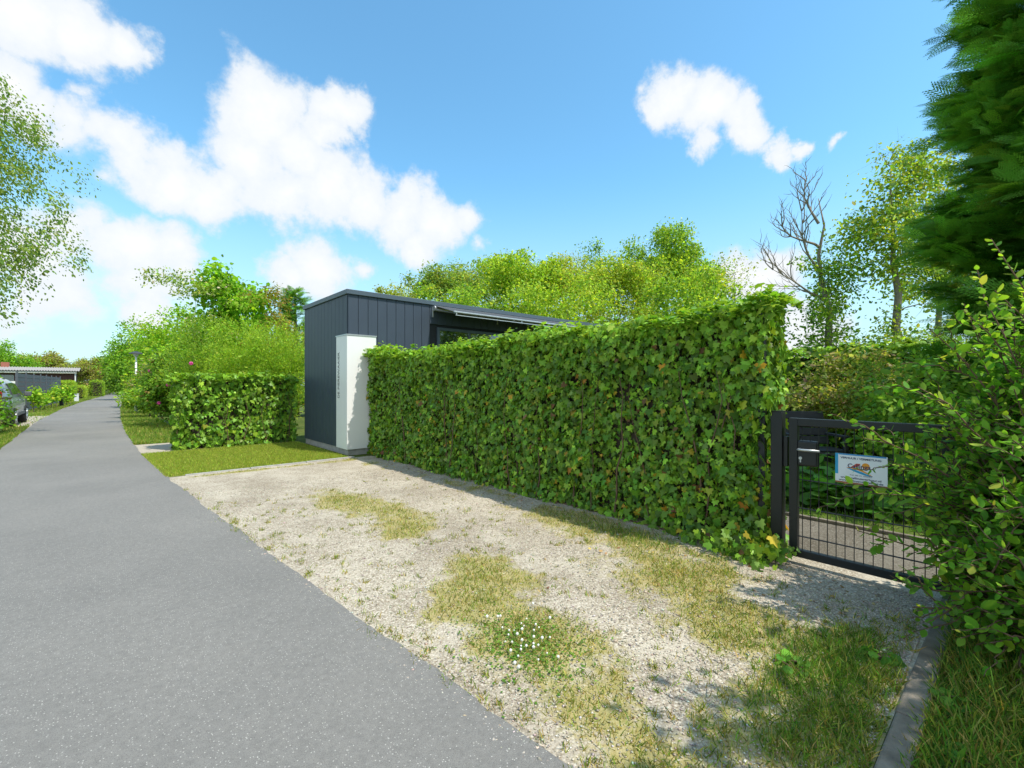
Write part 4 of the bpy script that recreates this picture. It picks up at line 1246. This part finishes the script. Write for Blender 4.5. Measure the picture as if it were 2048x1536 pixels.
# dark garden bench seen over the gate
bx, by = at(1625, 6.3)
BN = thing('garden_bench', 'dark stained garden bench with a sloping backrest behind the gate post', 'bench', (bx, by, 0))
Mb = Matrix.Translation((bx, by, 0)) @ Matrix.Rotation(R(-48), 4, 'Z')
s_ = MB()
for k in range(4): s_.box(-.36, -.22 + k * .115, .40, .36, -.22 + k * .115 + .10, .43, Mb)
s_.build('seat', M_WOODD, BN, bevel=.004)
s_ = MB(); Mk = Mb @ Matrix.Translation((0, .25, .45)) @ Matrix.Rotation(R(-22), 4, 'X')
for k in range(4): s_.box(-.36, 0, .02 + k * .125, .36, .03, .02 + k * .125 + .11, Mk)
s_.build('backrest', M_WOODD, BN, bevel=.004)
for sxn in (-.3, .3):
    for syn in (-.18, .2):
        l_ = MB(); l_.box(sxn - .03, syn - .03, 0, sxn + .03, syn + .03, .399, Mb); l_.build('leg', M_WOODD, BN, bevel=.004)
    a_ = MB(); a_.box(sxn - .035, -.26, .60, sxn + .035, .22, .63, Mb); a_.box(sxn - .025, -.24, .431, sxn + .025, -.19, .599, Mb); a_.build('armrest', M_WOODD, BN, bevel=.004)

# ------------------------------------------------------------------ shrubs left of the pavilion
GL = 'garden shrubs left of the pavilion'
def shrub(px, d, ytop, wpx, label, tints, seed, name='garden_shrub', clumps=80, per=115, leaf=.075, cr=.22, tmpl=OVAL, zb=.3, cat='shrub', **kw):
    x, y = at(px, d); ht = zat(ytop - 22, d); rw = wpx * 1.12 / 2 / FPX * d
    cz = (ht + zb) / 2; rz = (ht - zb) / 2
    per = int(per * 1.35)
    bl = [(0, 0, cz, rw * .85, rw * .85, rz * .95), (rw * .3, 0, cz - rz * .25, rw * .7, rw * .6, rz * .7), (-rw * .3, 0, cz - rz * .3, rw * .7, rw * .6, rz * .65)]
    return plant(name, label, cat, (x, y), ht, bl, clumps, per, leaf, tints, tmpl, cr, .03 + .008 * ht, .55, GL, seed=seed, twigs=2, parts=('stem', 'foliage'), **kw)
TAM = [((0.291, 0.466, 0.043), 4), ((0.393, 0.528, 0.056), 3), ((0.205, 0.358, 0.036), 3)]
shrub(568, 12.9, 640, 130, 'feathery light green shrub against the pavilion wall behind the low ivy', TAM, 81, 'feathery_shrub', 110, 150, .07, .2, NARROW, up=.2, droop=-.6)
shrub(485, 13.2, 645, 140, 'feathery light green shrub over the middle of the low ivy hedge', TAM, 82, 'feathery_shrub', 110, 150, .07, .2, NARROW, up=.2, droop=-.6)
shrub(405, 13.8, 650, 130, 'feathery green shrub behind the left part of the low ivy hedge', TAM + MG, 83, 'feathery_shrub', 110, 140, .07, .2, NARROW, up=.2, droop=-.6)
shrub(350, 14.6, 720, 95, 'dark glossy rose bush with pink blooms at the road bend', MG + [((.28, .20, .06), .6)], 84, 'rose_bush', 110, 90, .085, .2)
shrub(312, 21, 725, 70, 'reddish green bush beside the road in front of the lamp post', MG + BR + YG, 85, 'roadside_bush', 90, 90, .09, .28)
shrub(300, 18.5, 790, 75, 'low bush at the road edge below the street lamp', MG + YG, 94, 'roadside_bush', 60, 70, .08, .2)
shrub(352, 27, 626, 150, 'rounded bright green tree left of the white flowering one', BRG + YG, 86, 'round_tree', 120, 100, .13, .4, cat='tree')
shrub(268, 40, 655, 80, 'green roadside tree behind the lamp post', BRG + MG, 87, 'roadside_tree', 90, 100, .16, .5, cat='tree')
shrub(540, 15.5, 580, 130, 'orange tinged shrub rising behind the feathery ones', [((.36, .26, .05), 3), ((.25, .27, .04), 4), ((.16, .22, .03), 2)], 88, 'copper_shrub', 80, 100, .07, .22)
shrub(500, 14.6, 618, 150, 'tall fresh green shrub between the maple and the feathery ones', TAM + BRG, 92)
shrub(420, 15.5, 640, 140, 'fresh green shrub under the elder', BRG + TAM, 93)
x, y = at(455, 16)
plant('maple_tree', 'bright green maple rising above the garden shrubs', 'tree', (x, y), 5.7, [(0, 0, 4.6, .9, .9, .85), (.5, -.3, 4.0, .8, .8, .8), (-.3, .2, 3.4, .8, .8, .8), (.1, 0, 2.4, 1.0, 1.0, .9)], 90, 90, .10, BRG, ROUND, .26, .09, .85, GL, seed=89)
x, y = at(388, 15)
EL = [((.25, .37, .06), 4), ((.70, .68, .48), 1.6), ((.32, .42, .08), 3), ((.17, .29, .04), 2)]
l_ = Vector((-FY, FX, 0))
plant('elder_tree', 'open white flowering elder leaning left over the shrubs', 'tree', (x, y), 5.1, [(l_.x * .9, l_.y * .9, 4.8, .6, .6, .35), (l_.x * .2, l_.y * .2, 4.5, .9, .9, .5), (-l_.x * .6, -l_.y * .6, 4.2, .7, .7, .6), (-l_.x * .8, -l_.y * .8, 3.2, .7, .7, .6), (0, 0, 3.0, .5, .5, .4)], 42, 45, .075, EL, OVAL, .2, .06, .8, GL, seed=90, bare=6, shell=.6)
x, y = at(590, 19)
conifer('conifer', 'small dark conifer tip behind the pavilion corner', (x, y), 5.3, .9, 91, nb=110, spl=.3, per=20)
# pink roses
rb = [o for o in COL.objects if o.name.startswith('rose_bush')][0]
M_PINK = simple('pink_petal', (.62, .08, .30), .6)
for (px, py, d) in ((318, 806, 13.9), (382, 727, 12.8), (300, 742, 14.3), (336, 770, 13.7)):
    x, y = at(px, d); z = zat(py, d)
    b_ = MB()
    for k in range(6):
        a = k * 1.047
        b_.tube([(x, y, z), (x + .04 * math.cos(a), y - .03, z + .04 * math.sin(a))], [.012, .026], 6)
    b_.build('bloom', M_PINK, rb)

# ------------------------------------------------------------------ left side
GT_L = 'roadside plants on the left'
plant('birch_tree', 'loose hanging tree overhanging the road from the left edge', 'tree', (-3.3, 16.3), 9.2,
      [(1.7, -.3, 6.2, 1.25, 1.2, 1.0), (1.9, -.2, 5.0, 1.1, 1.2, 1.0), (1.2, -.2, 7.5, 1.0, 1.2, .9), (1.2, -.3, 4.2, 1.0, 1.2, .9), (.9, 0, 3.0, .8, .9, .9), (.2, 0, 6.5, 1.2, 1.2, 1.4)], 190, 105, .058, [((.22, .34, .07), 4), ((.32, .40, .08), 3), ((.15, .26, .055), 3)], OVAL, .21, .11, .85, GT_L, seed=101, droop=1.1, barkm=M_BARKG, twigs=2, flat=1.3, twk=.6)
def lshrub(x, y, h, r_, label, tints, seed, leaf=.08, clumps=70, per=80, name='roadside_shrub'):
    return plant(name, label, 'shrub', (x, y), h, [(0, 0, h * .52, r_, r_, h * .45), (r_ * .3, -r_ * .3, h * .3, r_ * .8, r_ * .8, h * .28)], clumps, per, leaf, tints, OVAL, .2, .04, .5, GT_L, seed=seed, twigs=2, parts=('stem', 'foliage'))
lshrub(-2.75, 16.2, 2.4, .8, 'bright green bush on the left verge in front of the car', BRG + MG, 102)
lshrub(-2.55, 18.2, 1.5, .55, 'low green and brown bush beside the car', BRG + BR, 103, clumps=50)
lshrub(-3.3, 19.0, 3.6, .9, 'dark green bush left of the parked car', MG, 104)
# saplings in front of the grey fence
for i, (px, py_top, d) in enumerate(((67, 768, 21.5), (80, 778, 23), (90, 790, 24.5), (103, 778, 25.5), (113, 770, 27), (133, 768, 29), (140, 772, 30))):
    x, y = at(px, d); h = zat(py_top, d)
    plant('young_plant', ['leafy young plant nearest the car mirror by the grey fence', 'second young plant from the car along the fence', 'shortest young plant along the grey fence', 'pale young plant in the middle of the fence', 'tallest young plant left of the black bollard', 'young plant just right of the black bollard', 'young plant next to the clipped hedge'][i], 'plant', (x, y), h,
          [(0, 0, h * .6, .22, .22, h * .38)], 12, 30, .09, BRG + YG, ROUND, .12, .02, .9, 'young plants in front of the grey fence', seed=110 + i, twigs=1, parts=('stem', 'foliage'))
# distant trees, left
GD = 'distant trees at the end of the road'
def dist(px, ytop, d, wpx, label, tints, seed, **kw):
    return rear(px, ytop, d, wpx, label, tints, seed, ylow=765, group=GD, leaf=kw.pop('leaf', .2), cr=kw.pop('cr', .6), **kw)
dist(10, 690, 62, 110, 'bright tree behind the far bungalow at the left edge', MG + BRG, 121, clumps=90)
dist(62, 712, 95, 70, 'yellowish tree beyond the far bungalow roof', OL, 122, clumps=60, leaf=.28)
dist(95, 706, 90, 70, 'brownish green tree beyond the far bungalow', OL + BR, 123, clumps=60, leaf=.28)
dist(130, 722, 110, 50, 'small dark tree right of the far bungalow chimney', MG, 124, clumps=50, leaf=.3)
dist(185, 712, 78, 70, 'grey brown half bare tree at the end of the road', BR + OL, 125, clumps=60, bare=20, leaf=.2)
dist(222, 716, 85, 60, 'olive tree closing the view at the end of the road', BR + MG, 126, clumps=60, leaf=.22)
dist(243, 700, 70, 50, 'dark green tree overhanging the far road', MG, 127, clumps=60, leaf=.22)
dist(255, 735, 62, 46, 'dark bush at the far right bend of the road', MG, 128, clumps=50, leaf=.2)
# clipped hedges on the far left verge
def clip_hedge(label, x0, y0, x1, y1, h, tints, seed, leaf=.07, dens=420):
    r = np.random.default_rng(seed)
    t = thing('clipped_hedge', label, 'hedge', ((x0 + x1) / 2, (y0 + y1) / 2, 0), 'clipped hedges along the far road')
    Lx, Ly = x1 - x0, y1 - y0
    P = []; N = []
    for code, (a, b_) in (('x', (Ly, h)), ('X', (Ly, h)), ('y', (Lx, h)), ('t', (Lx, Ly))):
        n = int(a * b_ * dens); u = r.random(n); v = r.random(n); j = r.normal(0, .05, n)
        if code == 'x': P.append(np.c_[x0 + j, y0 + u * Ly, v * h]); N.append(np.tile((-1., 0, .3), (n, 1)))
        if code == 'X': P.append(np.c_[x1 + j, y0 + u * Ly, v * h]); N.append(np.tile((1., 0, .3), (n, 1)))
        if code == 'y': P.append(np.c_[x0 + u * Lx, y0 + j, v * h]); N.append(np.tile((0, -1., .3), (n, 1)))
        if code == 't': P.append(np.c_[x0 + u * Lx, y0 + v * Ly, h + j]); N.append(np.tile((0, 0, 1.), (n, 1)))
    P = np.concatenate(P); N = np.concatenate(N); n = len(P)
    scatter('foliage', P, N + r.normal(0, .7, (n, 3)), N + r.normal(0, .6, (n, 3)), leaf * np.exp(r.normal(0, .3, n)), RHOMB, pick_tints(n, tints, .2, r), M_LEAF, t)
    c = MB(); c.box(x0 + .08, y0 + .08, .02, x1 - .08, y1 - .1, h - .1); c.build('twig_shade_core', M_CORE, t)
clip_hedge('clipped golden green hedge next to the white marker post', -3.0, 50, -2.0, 57.5, 1.55, YG, 131)
clip_hedge('lower clipped pale hedge beyond the golden one', -2.2, 58.5, -1.5, 68, 1.15, OL + YG, 132)
clip_hedge('darker clipped hedge furthest along the road', -1.2, 69, -.2, 100, 1.7, MG + YG, 133, leaf=.1, dens=180)
# lamp post
lx, ly = at(272, 22)
L = thing('street_lamp', 'white street lamp with a flat dark hood among the roadside bushes', 'street lamp', (lx, ly, 0))
zt = zat(707, 22)
p = MB(); p.tube([(lx, ly, -.05), (lx, ly, .9), (lx, ly, .95), (lx, ly, zt - .14)], [.06, .06, .045, .038], 12); p.build('pole', simple('white_paint', (.72, .73, .73), .5), L, smooth=True)
p = MB(); p.tube([(lx, ly, zt - .14), (lx, ly, zt - .02)], [.07, .13], 14); p.build('lamp_glass', simple('opal_glass', (.55, .57, .55), .3), L)
p = MB(); p.tube([(lx, ly, zt - .02), (lx, ly, zt + .02), (lx, ly, zt + .10)], [.27, .26, .07], 18); p.build('hood', simple('dark_hood', (.05, .055, .06), .5), L)
# bollard and white marker
x, y = at(123, 27.5)
bo = MB(); bo.box(x - .09, y - .09, -.05, x + .09, y + .09, .72); bo.add([(x - .09, y - .09, .721), (x + .09, y - .09, .721), (x + .09, y + .09, .721), (x - .09, y + .09, .721), (x, y, .77)], [(0, 1, 4), (1, 2, 4), (2, 3, 4), (3, 0, 4)])
setp(bo.build('bollard', simple('black_bollard', (.02, .02, .022), .6), origin=(x, y, 0), bevel=.01), 'square dark bollard standing on the left verge', 'bollard')
x, y = at(153, 35.5)
bo = MB(); bo.box(x - .13, y - .1, -.05, x + .13, y + .1, .58); bo.box(x - .15, y - .12, .581, x + .15, y + .12, .63)
setp(bo.build('marker_post', simple('grey_white_plastic', (.62, .64, .65), .5), origin=(x, y, 0), bevel=.012), 'pale grey utility post in front of the golden hedge', 'utility post')
# grey board fence
F_ = thing('board_fence', 'dark grey horizontal board fence in front of the far bungalow', 'fence', (-2.75, 37, 0))
A_, B_ = Vector((-3.0, 30.2, 0)), Vector((-2.45, 46.5, 0))
u_ = (B_ - A_).normalized(); Lf = (B_ - A_).length
Mf = Matrix.Translation(A_) @ Matrix.Rotation(math.atan2(u_.y, u_.x), 4, 'Z')
s_ = MB()
for k in range(9): s_.box(0, -.015, .05 + k * .2, Lf, .015, .05 + k * .2 + .185, Mf)
s_.build('board_panel', M_FENCE, F_)
for k in range(8):
    s_ = MB(); xx = k * (Lf - .1) / 7; s_.box(xx, -.06, -.05, xx + .1, -.016, 1.92, Mf); s_.build('post', M_FENCE, F_)
# far bungalow
FB = thing('bungalow', 'low far bungalow with a shallow corrugated roof behind the grey fence', 'bungalow', (-6, 70, 0))
M_BRK = simple('dark_red_wall', (.10, .045, .04), .85, noise=.2)
M_WW = simple('white_wall', (.75, .75, .74), .7)
s_ = MB(); s_.box(-10.5, 69.3, -.05, -2.5, 76, 2.55); s_.build('wall', M_BRK, FB)
s_ = MB(); s_.box(-10.4, 69.27, .9, -6.9, 69.298, 1.7); s_.build('wall_panel', M_WW, FB)
s_ = MB(); s_.box(-10.2, 69.26, 1.72, -7.0, 69.297, 2.35); wi = s_.build('window', simple('window_frame_grey', (.35, .37, .38), .5), FB)
s_ = MB(); s_.box(-10.1, 69.25, 1.78, -8.7, 69.259, 2.29); s_.box(-8.6, 69.25, 1.78, -7.1, 69.259, 2.29); s_.build('pane', M_GLASS, wi)
s_ = MB()
nn_ = 90
Xr = np.linspace(-11.2, -2.1, nn_ * 4)
vs = []; fs = []
for k, xx in enumerate(Xr):
    zz = .035 * math.sin(k * math.pi / 2 * .5)
    vs += [(xx, 68.7, 2.82 + zz), (xx, 73.0, 3.28 + zz), (xx, 76.6, 2.82 + zz)]
for k in range(len(Xr) - 1):
    fs += [(3 * k, 3 * k + 3, 3 * k + 4, 3 * k + 1), (3 * k + 1, 3 * k + 4, 3 * k + 5, 3 * k + 2)]
s_.add(vs, fs)
rf_ = s_.build('roof', simple('corrugated_sheet', (.36, .33, .31), .85, noise=.2), FB)
s_ = MB(); s_.box(-11.0, 68.8, 2.56, -2.3, 68.86, 2.77); s_.build('fascia', simple('pale_fascia', (.42, .43, .40), .7), FB)
s_ = MB(); s_.box(-8.3, 72.6, 3.1, -7.7, 73.2, 3.75); s_.build('chimney', simple('brick_red', (.33, .12, .08), .9), rf_)
s_ = MB(); s_.tube([(-2.42, 69.0, 0), (-2.42, 69.0, 2.6)], .06, 8); s_.build('downpipe', simple('white_pipe', (.7, .7, .7), .6), FB)

# ------------------------------------------------------------------ parked car
def car():
    cx, cy = -2.95, 21.9
    T = thing('parked_car', 'silver grey hatchback parked on the left verge with its tail towards the viewer', 'car', (cx, cy, 0))
    M_P = simple('grey_car_paint', (.30, .33, .35), .28, .55, noise=.02, coat=.6)
    M_PL = simple('bumper_plastic', (.10, .105, .11), .6)
    M_TY = simple('tyre', (.02, .02, .02), .85)
    M_RIM = simple('rim', (.5, .51, .52), .35, .7)
    M_G = simple('car_glass', (.02, .028, .028), .06, noise=.02, spec=.8)
    M_RED = simple('tail_red', (.5, .03, .02), .25)
    # stations from tail (y=-2.1) to nose (2.1): y, half width, sill z, belt z, roof half width, roof z
    st = [(-2.08, .70, .45, .80, .60, .86), (-2.02, .80, .30, .95, .62, 1.08), (-1.85, .86, .24, .98, .62, 1.40), (-1.55, .885, .22, .98, .63, 1.56), (-.7, .89, .20, .97, .64, 1.62), (.2, .89, .20, .95, .63, 1.60), (.75, .885, .20, .94, .61, 1.48), (1.25, .88, .21, .93, .60, 1.14), (1.6, .86, .22, .88, .60, .98), (1.95, .80, .27, .76, .56, .82), (2.1, .66, .35, .62, .50, .66)]
    V = []; F = []
    m = 12
    for (y, hw, zs, zb, rw, zr) in st:
        prof = [(hw * .86, zs), (hw, zs + .14), (hw * 1.005, (zs + zb) / 2), (hw * .985, zb), (rw + (hw - rw) * .30, zb + (zr - zb) * .68), (rw * .86, zr - (zr - zb) * .05)]
        for xx, zz in prof: V.append((cx + xx, cy + y, zz))
        for xx, zz in prof[::-1]: V.append((cx - xx, cy + y, zz))
    for i in range(len(st) - 1):
        for k in range(m):
            F.append((i * m + k, i * m + (k + 1) % m, (i + 1) * m + (k + 1) % m, (i + 1) * m + k))
    F.append(tuple(range(m))[::-1]); F.append(tuple((len(st) - 1) * m + k for k in range(m)))
    b = MB(); b.add(V, F)
    bo = b.build('body', M_P, T, smooth=True)
    mo = bo.modifiers.new('sub', 'SUBSURF'); mo.levels = 2; mo.render_levels = 2
    def sp(y, k):
        ysn = [s[0] for s in st]; return float(np.interp(y, ysn, [s[k] for s in st]))
    def sidepanel(name, ya, yb, f0, f1, mt, sgn=1, off=.012, inset_b=0, inset_t=0):
        n = 6; vs = []
        for k in range(n + 1):
            for f, yy in ((f0, ya + (yb - ya) * k / n), (f1, ya + inset_b + (yb - inset_t - ya - inset_b) * k / n)):
                hw, zb, rw, zr = sp(yy, 1), sp(yy, 3), sp(yy, 4), sp(yy, 5)
                x_ = hw * .985 + (rw + (hw - rw) * .30 - hw * .985) * f / .68
                vs.append((cx + sgn * (x_ + off), cy + yy, zb + (zr - zb) * f))
        vs2 = [(p[0] - sgn * .03, p[1], p[2]) for p in vs]
        q = MB(); nn = len(vs)
        fs = [(2 * k, 2 * k + 2, 2 * k + 3, 2 * k + 1) for k in range(n)] + [(nn + 2 * k, nn + 2 * k + 1, nn + 2 * k + 3, nn + 2 * k + 2) for k in range(n)]
        fs += [(2 * k, nn + 2 * k, nn + 2 * k + 2, 2 * k + 2) for k in range(n)] + [(2 * k + 1, 2 * k + 3, nn + 2 * k + 3, nn + 2 * k + 1) for k in range(n)] + [(0, 1, nn + 1, nn), (2 * n, nn + 2 * n, nn + 2 * n + 1, 2 * n + 1)]
        q.add(vs + vs2, fs); return q.build(name, mt, T)
    for sg in (1, -1):
        sidepanel('side_window', -1.5, -.55, .06, .62, M_G, sg, inset_b=.12)
        sidepanel('side_window', -.47, .85, .06, .62, M_G, sg, inset_t=.32)
        q = MB(); q.box(cx + sg * .90, cy + .62, .93, cx + sg * 1.08, cy + .74, 1.08); q.build('mirror', M_PL, T, bevel=.03, segs=3)
        q = MB(); q.box(cx + sg * .60 - .11, cy - 2.10, .78, cx + sg * .60 + .11, cy - 1.90, 1.12, ); q.build('tail_light', M_RED, T, bevel=.03, segs=3)
        for yy in (-1.30, 1.30):
            w_ = MB(); w_.tube([(cx + sg * .70, cy + yy, .31), (cx + sg * .73, cy + yy, .31), (cx + sg * .88, cy + yy, .31), (cx + sg * .91, cy + yy, .31)], [.28, .31, .31, .27], 24)
            wo_ = w_.build('wheel', M_TY, T)
            w_ = MB(); w_.tube([(cx + sg * .905, cy + yy, .31), (cx + sg * .918, cy + yy, .31)], [.20, .18], 20)
            for k in range(5):
                a = k * 1.2566; w_.tube([(cx + sg * .92, cy + yy, .31), (cx + sg * .92, cy + yy + .17 * math.cos(a), .31 + .17 * math.sin(a))], .022, 6)
            w_.build('rim', M_RIM, wo_)
        q = MB(); q.box(cx + sg * .885, cy - .85, .34, cx + sg * .912, cy + .85, .44); q.build('side_trim', M_PL, T, bevel=.01)
        for yy in (-.42, .55):
            q = MB(); q.box(cx + sg * .895, cy + yy - .1, .80, cx + sg * .93, cy + yy + .08, .835); q.build('door_handle', M_P, T, bevel=.008)
    q = MB(); q.add([(cx - .52, cy - 2.035, 1.0), (cx + .52, cy - 2.035, 1.0), (cx + .46, cy - 1.80, 1.44), (cx - .46, cy - 1.80, 1.44), (cx - .52, cy - 1.95, 1.0), (cx + .52, cy - 1.95, 1.0), (cx + .46, cy - 1.72, 1.44), (cx - .46, cy - 1.72, 1.44)],
                    [(0, 1, 2, 3), (7, 6, 5, 4), (0, 4, 5, 1), (1, 5, 6, 2), (2, 6, 7, 3), (3, 7, 4, 0)]); q.build('rear_window', M_G, T)
    q = MB(); q.box(cx - .80, cy - 2.16, .34, cx + .80, cy - 1.98, .58); q.build('rear_bumper', M_PL, T, bevel=.04, segs=3)
    q = MB(); q.box(cx - .26, cy - 2.11, .66, cx + .26, cy - 2.07, .77); q.build('number_plate', simple('plate_yellow', (.7, .5, .05), .5), T)
car()
